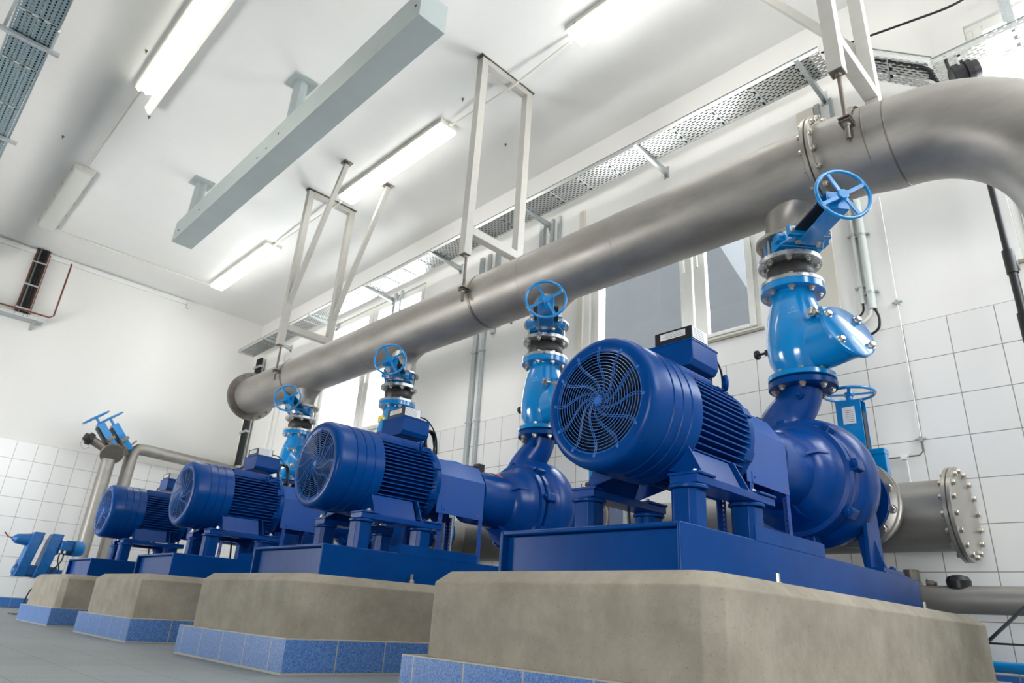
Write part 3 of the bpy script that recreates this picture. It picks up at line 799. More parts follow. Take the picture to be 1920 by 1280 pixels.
# ------------------------------------------------------------------ hand wheel helper and knife gate valves
def handwheel(parent, o, d, R, m=VALVE, rim=.0125, hub=.034, ph=0.4, back=.05):
    u, v, d = frame_from(d); o = Vector(o)
    u2 = u*math.cos(ph)+v*math.sin(ph); v2 = d.cross(u2)
    w = MB(); w.ring(o, d, R, rim, 56, 12)
    for s in range(4):
        a = PI/2*s; e = u2*math.cos(a)+v2*math.sin(a)
        w.bar(o+e*hub*.8-d*.006, o+e*(R-rim*.3), .024, .012, up=d)
    w.lathe(o-d*.020, d, [(0, hub*.95), (.004, hub), (.028, hub), (.032, hub*.92)], 28)
    w.lathe(o-d*back, d, [(0, .024), (back-.02, .024)], 20)
    return w.build('handwheel', m, parent, bevel=.002)
def make_gate(ang):
    r = empty('knife_gate_valve', (RX, PY[0], 2.825), 0)
    Z = (0, 0, 1)
    d = Vector((math.cos(ang), math.sin(ang), 0)); s = Vector((-d.y, d.x, 0))
    M = Matrix(((d.x, s.x, 0, 0), (d.y, s.y, 0, 0), (0, 0, 1, .07), (0, 0, 0, 1)))
    def W(x, y, z): return M @ Vector((x, y, z))
    b = MB(); b.lathe((0, 0, 0), Z, [(0, .150), (.012, .158), (.128, .158), (.14, .150)], 40)
    b.box((0, -.158, -.052), (.20, .158, .052), M)
    b.prism([W(.19, -.158, -.045), W(.19, .158, -.045), W(.30, .115, -.045), W(.30, -.115, -.045)], (0, 0, .09))
    for sy in (-1, 1):
        b.box((.16, sy*.158-.028, -.030), (.24, sy*.158+.028, .030), M)
    b.box((.29, -.150, -.040), (.335, .150, .040), M)
    b.build('valve_body', VALVE, r, bevel=.008)
    yk = MB()
    yk.box((.25, -.070, -.062), (.70, .070, -.056), M); yk.box((.25, -.070, .056), (.70, .070, .062), M)
    yk.box((.694, -.070, -.062), (.70, .070, .062), M)
    yk.build('yoke', VALVE, r, bevel=.003)
    MB().box((.15, -.112, -.007), (.62, .112, .007), M).build('gate_blade', DKPLATE, r, bevel=.002)
    MB().cyl(W(.60, 0, 0), W(.70, 0, 0), .014, n=12).build('spindle', BOLT, r)
    for (x, y, z) in ((.285, -.07, -.062), (.285, .07, -.062)):
        MB().hexbolt(W(x, y, z), (0, 0, -1), .016, .014).build('yoke_bolt', BOLT, r)
    for y in (-.125, .125):
        MB().hexbolt(W(.335, y, 0), d, .016, .014, .012).build('gland_bolt', BOLT, r)
    handwheel(r, W(.765, 0, 0), d, .172, ph=.55, back=.07)
    return r
angs = [math.radians(a) for a in (229.5, 222.5, 226, 227)]
for k in range(4):
    o = make_gate(angs[k]); o.location = (RX, PY[k], 2.825)
    for s in range(8):
        a = PI/8+PI/4*s
        MB().cyl((.178*math.cos(a), .178*math.sin(a), 0.001), (.178*math.cos(a), .178*math.sin(a), .139), .011, n=10).build('stud', BOLT, o)
    tag(o, 'blue knife gate valve with handwheel high above ' + ordt(k), 'valve', 'knife gate valves with handwheels')

# ------------------------------------------------------------------ discharge header
HX, HZ, HR = 4.33, 3.50, 0.300
hd = empty('discharge_header_pipe', (HX, 1.17, HZ))
def hl(p): return (p[0]-HX, p[1]-1.17, p[2]-HZ)
m_ = MB(); m_.lathe(hl((HX, 1.41, HZ)), (0, 1, 0), [(0, HR), (9.445, HR)], 64)
for y in (3.15, 4.30, 7.2): m_.lathe(hl((HX, y, HZ)), (0, 1, 0), [(0, HR), (.004, HR+.003), (.010, HR+.003), (.014, HR)], 64, caps=False)
m_.build('main_pipe', STEEL, hd, angle=20)
for k in range(4):
    s = MB(); x, y = RX, PY[k]
    prof = [(2.985, 0, .140, .140), (3.08, 0, .141, .141), (3.14, -.012, .146, .152), (3.18, -.035, .152, .172), (3.215, -.065, .158, .200), (3.24, -.095, .166, .228), (3.27, -.13, .175, .262)]
    ns = 48; vs = []; fs = []
    for z, cy, rx, ry in prof:
        for i in range(ns):
            a = 2*PI*i/ns; vs.append(hl((x+rx*math.cos(a), y+cy+ry*math.sin(a), z)))
    for q in range(len(prof)-1):
        for i in range(ns): j = (i+1) % ns; fs.append((q*ns+i, q*ns+j, (q+1)*ns+j, (q+1)*ns+i))
    s.add(vs, fs); s.build('branch_stub', STEEL, hd, angle=60)
    MB().lathe(hl((x, y, 0)), (0, 0, 1), [(2.967, .214), (2.970, .218), (2.992, .218), (2.995, .214)], 56).build('branch_flange', STEEL2, hd)
    for q in range(8):
        a = PI/8+PI/4*q
        MB().hexbolt(hl((x+.178*math.cos(a), y+.178*math.sin(a), 2.995)), (0, 0, 1), .018, .016, .01).build('flange_bolt', BOLT, hd)
# near flange of the straight run and blind end
MB().lathe(hl((HX, 0, HZ)), (0, 1, 0), [(1.414, .36), (1.417, .365), (1.441, .365), (1.444, .36)], 72).build('end_flange', STEEL2, hd)
MB().lathe(hl((HX, 0, HZ)), (0, 1, 0), [(10.80, .40), (10.83, .40)], 72).build('end_flange', DARKST, hd)
MB().lathe(hl((HX, 0, HZ)), (0, 1, 0), [(10.835, .40), (10.865, .40)], 72).build('blind_plate', DARKST, hd)
for q in range(16):
    a = 2*PI*(q+.5)/16
    MB().hexbolt(hl((HX+.333*math.cos(a), 1.444, HZ+.333*math.sin(a))), (0, 1, 0), .018, .018).build('flange_bolt', BOLT, hd)
    MB().hexbolt(hl((HX+.36*math.cos(a), 10.80, HZ+.36*math.sin(a))), (0, -1, 0), .02, .018).build('flange_bolt', DARKST, hd)
tag(hd, 'long grey stainless steel header pipe running under the ceiling hangers', 'pipe')

# elbow section
el = empty('pipe_elbow', (HX, 1.0, HZ))
def hl2(p): return (p[0]-HX, p[1]-1.0, p[2]-HZ)
Rb = 0.87; ye = 0.95; er = 0.306; ze = 3.445; yf = 1.41
pts = [hl2((HX, yf-.015, HZ)), hl2((HX, 1.20, HZ-.012)), hl2((HX, 1.08, HZ-.03)), hl2((HX, ye, ze))]; rad = [.300, .300, .304, er]
for i in range(1, 31):
    t = PI/2*i/30; pts.append(hl2((HX, ye-Rb*math.sin(t), ze-Rb+Rb*math.cos(t)))); rad.append(er)
pts.append(hl2((HX, ye-Rb, .0))); rad.append(er)
MB().sweep(pts, rad, 72).build('elbow_pipe', STEEL, el, angle=20)
for y, z, rr in ((1.06, HZ-.034, .304), (.93, ze, er)):
    MB().lathe(hl2((HX, y-.009, z)), (0, 1, 0), [(0, rr-.002), (.004, rr+.004), (.011, rr+.004), (.015, rr-.002)], 64, caps=False).build('weld_seam', DARKST, el)
MB().lathe(hl2((HX, ye-Rb, ze-Rb-.06)), (0, 0, 1), [(0, er-.002), (.004, er+.005), (.013, er+.005), (.018, er-.002)], 64, caps=False).build('weld_seam', DARKST, el)
MB().lathe(hl2((HX, 0, HZ)), (0, 1, 0), [(yf-.033, .36), (yf-.030, .365), (yf-.007, .365), (yf-.004, .36)], 72).build('end_flange', STEEL2, el)
for q in range(16):
    a = 2*PI*(q+.5)/16
    MB().hexbolt(hl2((HX+.338*math.cos(a), yf-.033, HZ+.338*math.sin(a))), (0, -1, 0), .020, .020, .014).build('flange_bolt', BOLT, el)
tag(el, 'large grey stainless steel pipe elbow bending down at the near end of the header', 'pipe')

# ------------------------------------------------------------------ clamps and hangers
def make_clamp(y, R=HR):
    r = empty('pipe_clamp', (HX, y, HZ))
    b = MB(); N = 64; w = .032; t = .006
    b.lathe((0, -w/2, 0), (0, 1, 0), [(0, R), (0, R+t), (w, R+t), (w, R)], N, caps=False); b.build('clamp_band', DARKST, r, angle=50)
    for sx in (-1, 1):
        e = MB(); e.box((min(sx*(R+.002), sx*(R+.105)), -.038, -.020), (max(sx*(R+.002), sx*(R+.105)), .038, -.010)); e.box((min(sx*(R+.002), sx*(R+.105)), -.038, .008), (max(sx*(R+.002), sx*(R+.105)), .038, .018))
        e.build('clamp_ear', DARKST, r, bevel=.002)
        MB().cyl((sx*(R+.06), 0, -.14), (sx*(R+.06), 0, .46), .015, n=14).build('threaded_rod', DARKST, r)
        n_ = MB(); n_.hexbolt((sx*(R+.06), 0, .018), (0, 0, 1), .022, .018); n_.hexbolt((sx*(R+.06), 0, -.020), (0, 0, -1), .022, .018); n_.build('rod_nut', BOLT, r)
    return r
HY = [(1.125, 'near the elbow'), (5.02, 'halfway along the header'), (9.24, 'near the blind far end')]
for y, w in HY:
    c = make_clamp(y, HR+(.004 if y < 2 else 0))
    tag(c, 'steel band clamp with threaded rods around the header pipe ' + w, 'clamp', 'header pipe clamps')
def make_hanger(y, braces):
    r = empty('pipe_hanger_frame', (HX, y, ZC)); zb = 3.90-ZC; s = .098
    for sx in (-1, 1):
        MB().box((sx*.385-s/2, -s/2, zb), (sx*.385+s/2, s/2, -.03)).build('post', POST, r, bevel=.004)
        MB().box((sx*.385-s/2+.008, -s/2+.008, zb-.002), (sx*.385+s/2-.008, s/2-.008, zb+.002)).build('post_end_plate', DARKST, r)
        n_ = MB(); n_.lathe((sx*.372, 0, zb-.02), (0, 0, 1), [(0, .024), (.018, .024)], 6); n_.build('rod_nut', BOLT, r)
    MB().box((-.385+s/2, -s/2, .26+zb), (.385-s/2, s/2, .26+s+zb)).build('cross_bar', POST, r, bevel=.004)
    MB().box((-.385+s/2, -s/2, -.10), (.385-s/2, s/2, -.02)).build('cross_bar', POST, r, bevel=.004)
    MB().box((-.46, -.055, -.012), (.46, .055, 0)).build('ceiling_plate', DARKST, r)
    for x in (-.44, -.05, .05, .44):
        MB().hexbolt((x, .035, -.012), (0, 0, -1), .012, .012, .02).build('plate_bolt', BOLT, r)
    for (y2, z2) in braces:
        for sx in (-1, 1):
            MB().bar((sx*.385, 0, z2-ZC), (sx*.385, y2-y, -.02), .070, .070, up=(1, 0, 0)).build('brace', POST, r, bevel=.004)
            MB().box((sx*.385-.07, y2-y-.07, -.014), (sx*.385+.07, y2-y+.07, 0)).build('brace_plate', DARKST, r)
    return r
for (y, w), br in zip(HY, ([(2.32, 4.62)], [], [(8.15, 4.55)])):
    h = make_hanger(y, br)
    tag(h, {'near the elbow': 'white steel hanger frame with braces over the near end of the header', 'halfway along the header': 'white steel hanger frame without braces hanging halfway along the header', 'near the blind far end': 'white steel hanger frame with long slanting braces near the far end of the header'}[w], 'hanger', 'white ceiling hanger frames')

# ------------------------------------------------------------------ suction side
SX, SZ, SR = 5.68, 1.20, 0.25
sh = empty('suction_header_pipe', (SX, 1.25, SZ))
MB().lathe((0, 0, 0), (0, 1, 0), [(.03, SR), (9.2, SR), (9.21, .1)], 56).build('main_pipe', STEEL, sh, angle=25)
MB().lathe((0, 0, 0), (0, 1, 0), [(.032, .325), (.035, .33), (.057, .33), (.060, .325)], 64).build('end_flange', STEEL2, sh)
MB().lathe((0, 0, 0), (0, 1, 0), [(0, .325), (.003, .33), (.026, .33), (.028, .325)], 64).build('blind_plate', STEEL2, sh)
for q in range(16):
    a = 2*PI*(q+.3)/16; x, z = .295*math.cos(a), .295*math.sin(a)
    MB().hexbolt((x, 0, z), (0, -1, 0), .020, .022).build('flange_bolt', BOLT, sh)
    MB().hexbolt((x, .060, z), (0, 1, 0), .020, .020).build('flange_bolt', BOLT, sh)
tag(sh, 'thick stainless steel suction header behind the pumps, closed by a bolted blind flange', 'pipe')
def make_suction():
    r = empty('suction_gate_valve', (5.25, PY[0], ZA))
    A = (1, 0, 0)
    b = MB(); b.lathe((-.095, 0, 0), A, [(0, .205), (.09, .205)], 48)
    b.box((-.085, -.20, 0), (-.015, .20, .36)); b.box((-.095, -.20, .36), (0, .20, .40)); b.build('valve_body', VALVE, r, bevel=.006)
    y = MB(); y.box((-.105, -.090, .40), (-.099, .090, .78)); y.box((.0, -.090, .40), (.006, .090, .78)); y.box((-.105, -.09, .774), (.006, .09, .78)); y.build('yoke', VALVE, r, bevel=.003)
    MB().box((-.070, -.086, .30), (-.010, .086, .70)).build('gate_blade', DKPLATE, r)
    MB().box((-.1075, -.045, .60), (-.1052, .045, .73)).build('label_plate', LABEL, r)
    t = MB()
    for i in range(7): t.box((-.1085, -.035, .615+.014*i), (-.1078, .02+.01*(i*3 % 3), .618+.014*i))
    t.build('label_print', INK, r)
    handwheel(r, (-.05, 0, .845), (0, 0, 1), .178, ph=.35, back=.07)
    return r
sv = make_suction()
for k in range(4):
    o = sv if k == 0 else copy_tree(sv)
    o.location = (5.25, PY[k], ZA)
    tag(o, 'blue gate valve with horizontal handwheel behind ' + ordt(k), 'valve', 'suction gate valves')
def make_spool():
    r = empty('suction_spool_pipe', (5.0, PY[0], ZA))
    A = (1, 0, 0)
    MB().lathe((0, 0, 0), A, [(-.05, .20), (.12, .20)], 48).build('spool_tube', STEEL, r)
    MB().lathe((0, 0, 0), A, [(-.068, .30), (-.065, .305), (-.043, .305), (-.040, .30)], 64).build('spool_flange', STEEL2, r)
    MB().lathe((0, 0, 0), A, [(.010, .30), (.013, .305), (.035, .305), (.038, .30)], 64).build('spool_flange', STEEL2, r)
    MB().lathe((0, 0, 0), A, [(.28, .18), (.50, .18)], 48).build('spool_tube', STEEL, r)
    for q in range(12):
        a = 2*PI*(q+.5)/12; y, z = .272*math.cos(a), .272*math.sin(a)
        MB().hexbolt((-.068, y, z), (-1, 0, 0), .024, .022).build('flange_bolt', BOLT, r)
        MB().cyl((-.040, y, z), (.010, y, z), .010, n=8).build('stud', BOLT, r)
    return r
sp_ = make_spool()
for k in range(4):
    o = sp_ if k == 0 else copy_tree(sp_)
    o.location = (5.0, PY[k], ZA)
    tag(o, 'short flanged stainless pipe at the suction of ' + ordt(k), 'pipe', 'suction spool pipes')
# slotted galvanised struts holding the suction pipes
for k in (1, 2, 3):
    r = empty('slotted_support_strut', (4.9, PY[k]-.43, 0))
    y0, y1 = -.075, .075
    a = MB(); a.box((0, y0, .0), (.004, y1, 1.42)); a.build('strut_face', STRUTP, r)
    a = MB(); a.box((.004, y0, .0), (.07, y0+.004, 1.42)); a.build('strut_side', STRUTX, r)
    a = MB(); a.box((.004, y1-.004, .0), (.07, y1, 1.42)); a.build('strut_side', STRUTX, r)
    tag(r, 'galvanised slotted strut standing right of ' + ordt(k), 'strut', 'slotted galvanised struts')
# small line low at the wall
r = empty('small_drain_pipe', (5.5, 1.55, .62))
MB().sweep([(0, .1, 0), (0, -4.2, 0)], .088, 32).build('drain_tube', STEEL, r)
MB().lathe((0, .02, 0), (0, 1, 0), [(0, .13), (.09, .13), (.10, .12)], 32).build('pipe_coupling', DARKST, r)
b = MB(); b.cyl((0, .06, .12), (0, .06, .19), .05, n=16); b.hexbolt((0, -.03, .10), (0, -1, 0), .025, .04, .02); b.build('coupling_bolt', DARKST, r)
b = MB(); b.lathe((0, -.22, .07), (0, 0, 1), [(0, .07), (.05, .075), (.075, .06), (.085, .03)], 24); b.build('rubber_cap', BLACK, r)
tag(r, 'grey drain pipe running low along the tiled wall at the right edge', 'pipe')
r = empty('pipe_support_bracket', (5.2, 1.1, .3))
b = MB(); b.bar((0, .08, .05), (0, -.55, .62), .012, .05, up=(1, 0, 0)); b.bar((0, .08, .06), (0, -.8, .06), .012, .035, up=(1, 0, 0)); b.bar((0, .08, .10), (0, .05, -.3), .012, .05, up=(1, 0, 0)); b.build('bracket_arm', BLACK, r)
MB().hexbolt((-.006, .06, .07), (-1, 0, 0), .01, .008).build('bracket_bolt', BOLT, r)
tag(r, 'black angled steel bracket beside the right end of the nearest plinth', 'bracket')
b = MB(); b.sweep([(5.98, 1.9, .22), (5.98, -3.5, .22)], .035, 20)
tag(b.build('blue_hose', VALVE), 'bright blue water hose along the foot of the tiled wall', 'hose')

# ------------------------------------------------------------------ ceiling lamps
def make_lamp(length, lit, width=.285):
    r = empty('fluorescent_lamp', (0, 0, ZC)); w = width/2
    b = MB(); b.prism([(-w-.012, 0, 0), (-w-.012, 0, -.055), (-w, 0, -.065), (w, 0, -.065), (w+.012, 0, -.055), (w+.012, 0, 0)], (0, length, 0))
    b.build('lamp_housing', CREAM, r, bevel=.004)
    d = MB(); d.prism([(-w, .03, -.065), (-w*.93, .03, -.105), (-w*.7, .03, -.125), (w*.7, .03, -.125), (w*.93, .03, -.105), (w, .03, -.065)], (0, length-.06, 0))
    d.build('diffuser', TUBE if lit else UNLIT, r, bevel=.004)
    for s in (-1, 1):
        for j in range(5):
            y = .15+(length-.3)*j/4.0
            MB().box((s*(w+.011)-.006, y-.02, -.075), (s*(w+.011)+.006, y+.02, -.035)).build('diffuser_clip', GALV, r)
    MB().cyl((0, -.04, -.03), (0, 0, -.03), .018, n=12).build('cable_gland', CREAM, r)
    return r
for x, y0, L_, lit, lab in ((4.40, 1.35, 2.62, True, 'lit fluorescent ceiling lamp nearest the camera above the header'),
                            (4.42, 6.25, 2.68, True, 'lit fluorescent ceiling lamp between the two middle hanger frames'),
                            (4.36, 11.38, 2.66, True, 'lit fluorescent ceiling lamp farthest along the header row'),
                            (1.16, 11.50, 2.60, False, 'unlit fluorescent ceiling lamp near the far wall')):
    o = make_lamp(L_, lit); o.location = (x, y0, ZC-.003)
    tag(o, lab, 'lamp', 'ceiling lamps')
# the open one: bare tubes and a cover that hangs off one side
r = empty('fluorescent_lamp', (1.22, 6.2, ZC)); L_ = 2.62
b = MB(); b.prism([(-.15, 0, 0), (-.135, 0, -.055), (-.11, 0, -.075), (.11, 0, -.075), (.13, 0, -.055), (.14, 0, 0)], (0, L_, 0)); b.build('lamp_housing', CREAM, r, bevel=.003)
for x in (-.075, .02):
    MB().cyl((x, .04, -.105), (x, L_-.04, -.105), .022, n=16).build('fluorescent_tube', glow('bare_tube', (255, 250, 232), 9.0), r)
MB().box((-.115, .02, -.084), (.075, L_-.02, -.078)).build('reflector', TUBE, r)  # glow on the reflector stands in for light from the tubes
b = MB()
P = [(.10, -.07), (.125, -.11), (.155, -.145), (.19, -.155), (.195, -.148), (.16, -.137), (.13, -.104), (.105, -.065)]
b.prism([(x, .10, z) for x, z in P], (0, L_+.22, 0)); b.build('hanging_diffuser', glow('cover_glow', (255, 250, 236), 0.25), r)  # faint glow stands in for tube light coming through the cover
tag(r, 'lit fluorescent lamp with its diffuser hanging open beside the crane beam', 'lamp', 'ceiling lamps')

# conduits to the lamps
def rod(name, pts, rad, m, label, cat, group=None, n=10):
    return tag(MB().sweep(pts, rad, n).build(name, m), label, cat, group)
rod('lamp_cable_conduit', [(1.17, 8.85, 6.645), (1.16, 11.46, 6.645)], .014, CREAM, 'thin cream conduit on the ceiling joining the two left lamps', 'conduit')
rod('lamp_cable_conduit', [(1.16, 14.12, 6.64), (1.18, 14.2, 6.64), (4.3, 14.2, 6.64), (4.36, 14.1, 6.64)], .016, CREAM, 'thin cream conduit crossing the ceiling along the far wall', 'conduit')
rod('lamp_cable_conduit', [(4.38, 9.0, 6.55), (4.37, 11.34, 6.62)], .014, CREAM, 'thin cream conduit between the middle and farthest lit lamps', 'conduit')
rod('lamp_cable_conduit', [(4.41, 4.02, 6.60), (4.41, 5.0, 6.52), (4.42, 6.2, 6.60)], .014, CREAM, 'thin cream conduit clipped under the middle hanger between two lamps', 'conduit')
# anchors left in the ceiling
for x, y in ((4.227, 5.743), (5.245, 5.977), (1.0, 8.1), (1.45, 9.4), (0.7, 10.9)):
    b = MB(); b.cyl((x, y, ZC-.045), (x, y, ZC), .007, n=8); b.cyl((x, y, ZC-.012), (x, y, ZC), .018, n=10)
    tag(b.build('ceiling_anchor', DARKST), 'small steel anchor stub sticking out of the bare ceiling', 'anchor', 'ceiling anchor stubs')

# ------------------------------------------------------------------ crane beam
r = empty('crane_beam', (2.62, 4.18, 5.53))
MB().box((-.157, 0, 0), (.157, 6.44, .35)).build('box_beam', BEAM, r, bevel=.004)
for y in (.08, 2.9, 3.2, 3.45, 5.4, 6.2):
    MB().lathe((-.157, y, .14+.05*math.sin(y*7)), (-1, 0, 0), [(0, .014), (.006, .012)], 12).build('beam_plug', BLACK, r)
for y in (2.95, 6.28):
    c = MB(); c.lathe((0, y, .35), (0, 0, 1), [(0, .085), (.77, .085)], 8, ph=PI/8); c.build('ceiling_column', BEAM, r)
    MB().box((-.16, y-.16, 1.112), (.16, y+.16, 1.128)).build('column_plate', BEAM, r)
    MB().box((-.13, y-.14, .35), (.13, y+.14, .385)).build('column_plate', BEAM, r)
tag(r, 'grey green steel box beam hanging below the ceiling on two short columns', 'beam')

# ------------------------------------------------------------------ cable trays
def rib_material():
    m, nt, b, out = new_mat('slotted_rib_sheet')
    N = nt.nodes; L = nt.links
    tc = N.new('ShaderNodeTexCoord'); sp = N.new('ShaderNodeSeparateXYZ'); L.new(tc.outputs['Object'], sp.inputs[0])
    d = N.new('ShaderNodeMath'); d.operation = 'DIVIDE'; L.new(sp.outputs[0], d.inputs[0]); d.inputs[1].default_value = .105
    fr = N.new('ShaderNodeMath'); fr.operation = 'FRACT'; L.new(d.outputs[0], fr.inputs[0])
    lt = N.new('ShaderNodeMath'); lt.operation = 'LESS_THAN'; L.new(fr.outputs[0], lt.inputs[0]); lt.inputs[1].default_value = .5
    mx = N.new('ShaderNodeMixRGB'); L.new(lt.outputs[0], mx.inputs[0]); mx.inputs[1].default_value = lin((190, 192, 190)); mx.inputs[2].default_value = lin((14, 14, 14))
    L.new(mx.outputs[0], b.inputs['Base Color']); b.inputs['Metallic'].default_value = .4; b.inputs['Roughness'].default_value = .45
    return m
RIBM = rib_material()
def tray(root, y0, y1, w, z=0, side=.06, ms=TRAYP, mside=TRAYS, ribs=.48, x=0):
    MB().box((x-w/2, y0, z-.001), (x+w/2, y1, z+.001)).build('tray_bottom', ms, root)
    for s in (-1, 1):
        MB().box((x+s*w/2-.001, y0, z), (x+s*w/2+.001, y1, z+side)).build('tray_side', mside, root)
        MB().box((min(x+s*w/2, x+s*(w/2+.012)), y0, z+side), (max(x+s*w/2, x+s*(w/2+.012)), y1, z+side+.003)).build('tray_lip', GALV, root)
    n = int((y1-y0)/ribs)
    for i in range(n):
        y = y0+ribs*(i+.5)
        MB().box((x-w/2+.02, y-.028, z-.010), (x+w/2-.02, y-.016, z-.001)).build('tray_rib', GALV, root)
        MB().box((x-w/2+.02, y-.014, z-.004), (x+w/2-.02, y+.012, z-.0015)).build('slotted_rib', RIBM, root)
TX, TZ = 5.655, 5.65
r = empty('cable_tray', (TX, 1.70, TZ)); tray(r, 0, 13.3, .37)
tag(r, 'long perforated galvanised cable tray running high along the window wall', 'cable tray')
for i in range(10):
    x = TX-.155+.034*i
    rod('tray_cable', [(x, 1.8, TZ+.016), (x+.01*math.sin(i), 4.5, TZ+.018), (x-.01, 8, TZ+.016), (x+.008, 11, TZ+.016), (x, 14.9, TZ+.016)], .0155 if i % 2 else .012, BLACK,
        'black cable lying lengthwise in the high tray by the window wall', 'cable', 'cables in the high tray')
# sloping piece and the lower tray at the near end
def oblique(name, a, b, w, label, m=TRAYP, ms=TRAYS, rows=True):
    a = Vector(a); b = Vector(b); d = (b-a); L_ = d.length; dn = d.normalized()
    o = empty(name, a)
    side = dn.cross(Vector((0, 0, 1))).normalized(); up = side.cross(dn).normalized()
    Mx = Matrix((side, dn, up)).transposed()
    o.rotation_euler = Mx.to_euler()
    tray(o, 0, L_, w, ms=m, mside=ms, ribs=.4)
    return tag(o, label, 'cable tray')
oblique('cable_tray', (5.655, 1.66, 5.64), (5.84, .92, 5.10), .36, 'short perforated tray section stepping down at the near end of the high tray')
oblique('cable_tray', (5.86, .86, 5.10), (5.86, -1.6, 5.10), .30, 'lower perforated tray section behind the pipe elbow at the top right')
# tray riser near the top-right corner
r = empty('cable_tray_riser', (5.86, .30, 5.16))
MB().box((-.19, 0, 0), (.19, .002, 1.50)).build('tray_bottom', TRAYR, r)
for s in (-1, 1): MB().box((s*.19-.001, -.06, 0), (s*.19+.001, 0, 1.50)).build('tray_side', GALV, r)
tag(r, 'vertical perforated tray section rising to the ceiling in the top right corner', 'cable tray')
cable([(5.62, 1.72, 5.76), (5.66, 1.35, 5.72), (5.66, .95, 5.64), (5.70, .6, 5.62), (5.74, .38, 5.72), (5.76, .30, 5.9)], .011, 'thick black cable sagging from the tray end to the riser in the top right corner', 'cable')
for i in range(5):
    cable([(5.56+.05*i, 1.60, 5.61), (5.62+.05*i, 1.3, 5.40), (5.70+.045*i, .95, 5.14), (5.70+.045*i, .86, 5.02)], .012, 'dark cable bundle strand hanging over the stepped tray end', group='cables at the stepped tray')
r = empty('level_sensor_head', (5.72, .74, 4.86))
d = Vector((.25, -.9, .2)).normalized()
MB().lathe((0, 0, 0), d, [(0, .10), (.01, .115), (.06, .115), (.065, .095), (.10, .095), (.105, .11), (.15, .11), (.155, .09), (.20, .085)], 36).build('sensor_body', BLACK, r)
MB().lathe(d*.20, d, [(0, .075), (.16, .072), (.17, .06)], 32).build('sensor_cap', WHITEP, r)
MB().cyl((0, 0, .06), (.02, .02, .30), .014, n=10).build('sensor_stem', BLACK, r)
tag(r, 'black ribbed sensor head with white cap behind the top of the pipe elbow', 'sensor')
# bracket arms
for y in (1.9, 3.85, 5.8, 7.8, 9.7, 11.65, 13.6):
    r = empty('tray_bracket', (XW, y, TZ-.035))
    b = MB(); b.prism([(0, -.022, -.055), (0, -.022, .030), (-.68, -.022, .030), (-.68, -.022, .005)], (0, .044, 0)); b.build('bracket_arm', GALV, r, bevel=.003)
    MB().box((-.012, -.035, -.10), (0, .035, .07)).build('wall_plate', GALV, r)
    MB().hexbolt((-.012, 0, -.07), (-1, 0, 0), .014, .014, .02).build('bracket_bolt', DARKST, r)
    tag(r, 'galvanised cantilever arm carrying the high cable tray on the window wall', 'bracket', 'tray bracket arms')
# left tray
LX, LZ = -.075, 5.55
r = empty('cable_tray', (LX, 3.0, LZ)); tray(r, 0, 12.4, .36, side=.08, ms=TRAYL, mside=TRAYS, ribs=.9)
tag(r, 'perforated blue grey cable tray under the ceiling at the left edge', 'cable tray')
for y in (7.45, 9.6):
    b = MB(); b.box((-.34, y-.025, LZ-.045), (.20, y+.025, LZ-.012)); b.box((-.31, y-.015, LZ), (-.28, y+.015, ZC))
    tag(b.build('tray_hanger', GALV), 'galvanised cross rail carrying the tray at the left edge', 'bracket', 'left tray hangers')
for i in range(11):
    x = LX-.15+.030*i
    rod('tray_cable', [(x, 3.1, LZ+.02), (x+.02, 6, LZ+.02), (x-.01, 9, LZ+.02), (x, 15.2, LZ+.02)], .0145, (BLACK, BLACK, CREAM, BLACK, BLACK, WHITEP, BLACK, BLACK, CREAM, BLACK, BLACK)[i],
        'loose cable lying in the perforated tray at the left edge', 'cable', 'cables in the left tray')
tag(MB().box((.10, 7.2, LZ+.06), (.13, 7.55, LZ+.10)).build('tray_marker', WHITEP), 'small white marker tag on the edge of the left tray', 'marker')

# ------------------------------------------------------------------ far wall, top left
r = empty('cable_ladder', (1.37, YF, 5.22))
for x in (-.10, .10): MB().box((x-.012, -.05, 0), (x+.012, -.005, 1.42)).build('ladder_rail', DARKST, r)
for z in (.12, .62, 1.12): MB().box((-.12, -.14, z-.015), (.12, -.125, z+.015)).build('ladder_clamp', GALV, r)
tag(r, 'steel cable ladder going up the far wall to the ceiling at the left', 'cable ladder')
for i in range(9):
    x = 1.27+.026*i
    rod('riser_cable', [(x, YF-.09-.02*(i % 2), 5.2), (x, YF-.09-.02*(i % 2), 6.65)], .013, (COPPER, BLACK, GALV, BLACK, BLACK, BLACK, BLACK, BLACK, COPPER)[i],
        'dark cable strapped to the ladder high on the far wall', 'cable', 'cables on the far wall ladder')
r = empty('wall_cable_tray', (.9, YF, 5.12))
b = MB(); b.box((-1.6, -.30, 0), (.85, -.298, .07)); b.build('tray_side', perforated('wall_tray_side', (196, 200, 200), 0, 2, .07, .03, .025, .010, stagger=False), r)
b = MB(); b.box((-1.6, -.30, 0), (.85, -.02, .003)); b.build('tray_bottom', GALV, r)
b = MB(); b.prism([(.68, -.28, -.01), (.68, -.02, -.01), (.68, -.02, -.14)], (.05, 0, 0)); b.build('tray_bracket', GALV, r)
tag(r, 'galvanised cable tray fixed across the far wall below the cable ladder', 'cable tray')
rod('brown_pipe', [(-.8, YF-.34, 5.24), (1.80, YF-.34, 5.24), (1.86, YF-.33, 5.30), (1.88, YF-.20, 6.45), (1.88, YF-.15, 6.52)], .016, COPPER, 'thin brown pipe bending up the far wall beside the cable ladder', 'pipe')
rod('brown_pipe', [(1.50, YF-.16, 5.24), (1.50, YF-.16, 6.55)], .008, COPPER, 'thin brown pipe rising tight beside the dark cables', 'pipe')
tag(MB().box((-1.0, YF-.055, 6.53), (4.22, YF, 6.62)).build('cable_duct', WHITEP, bevel=.004), 'white plastic cable duct along the top of the far wall', 'duct')
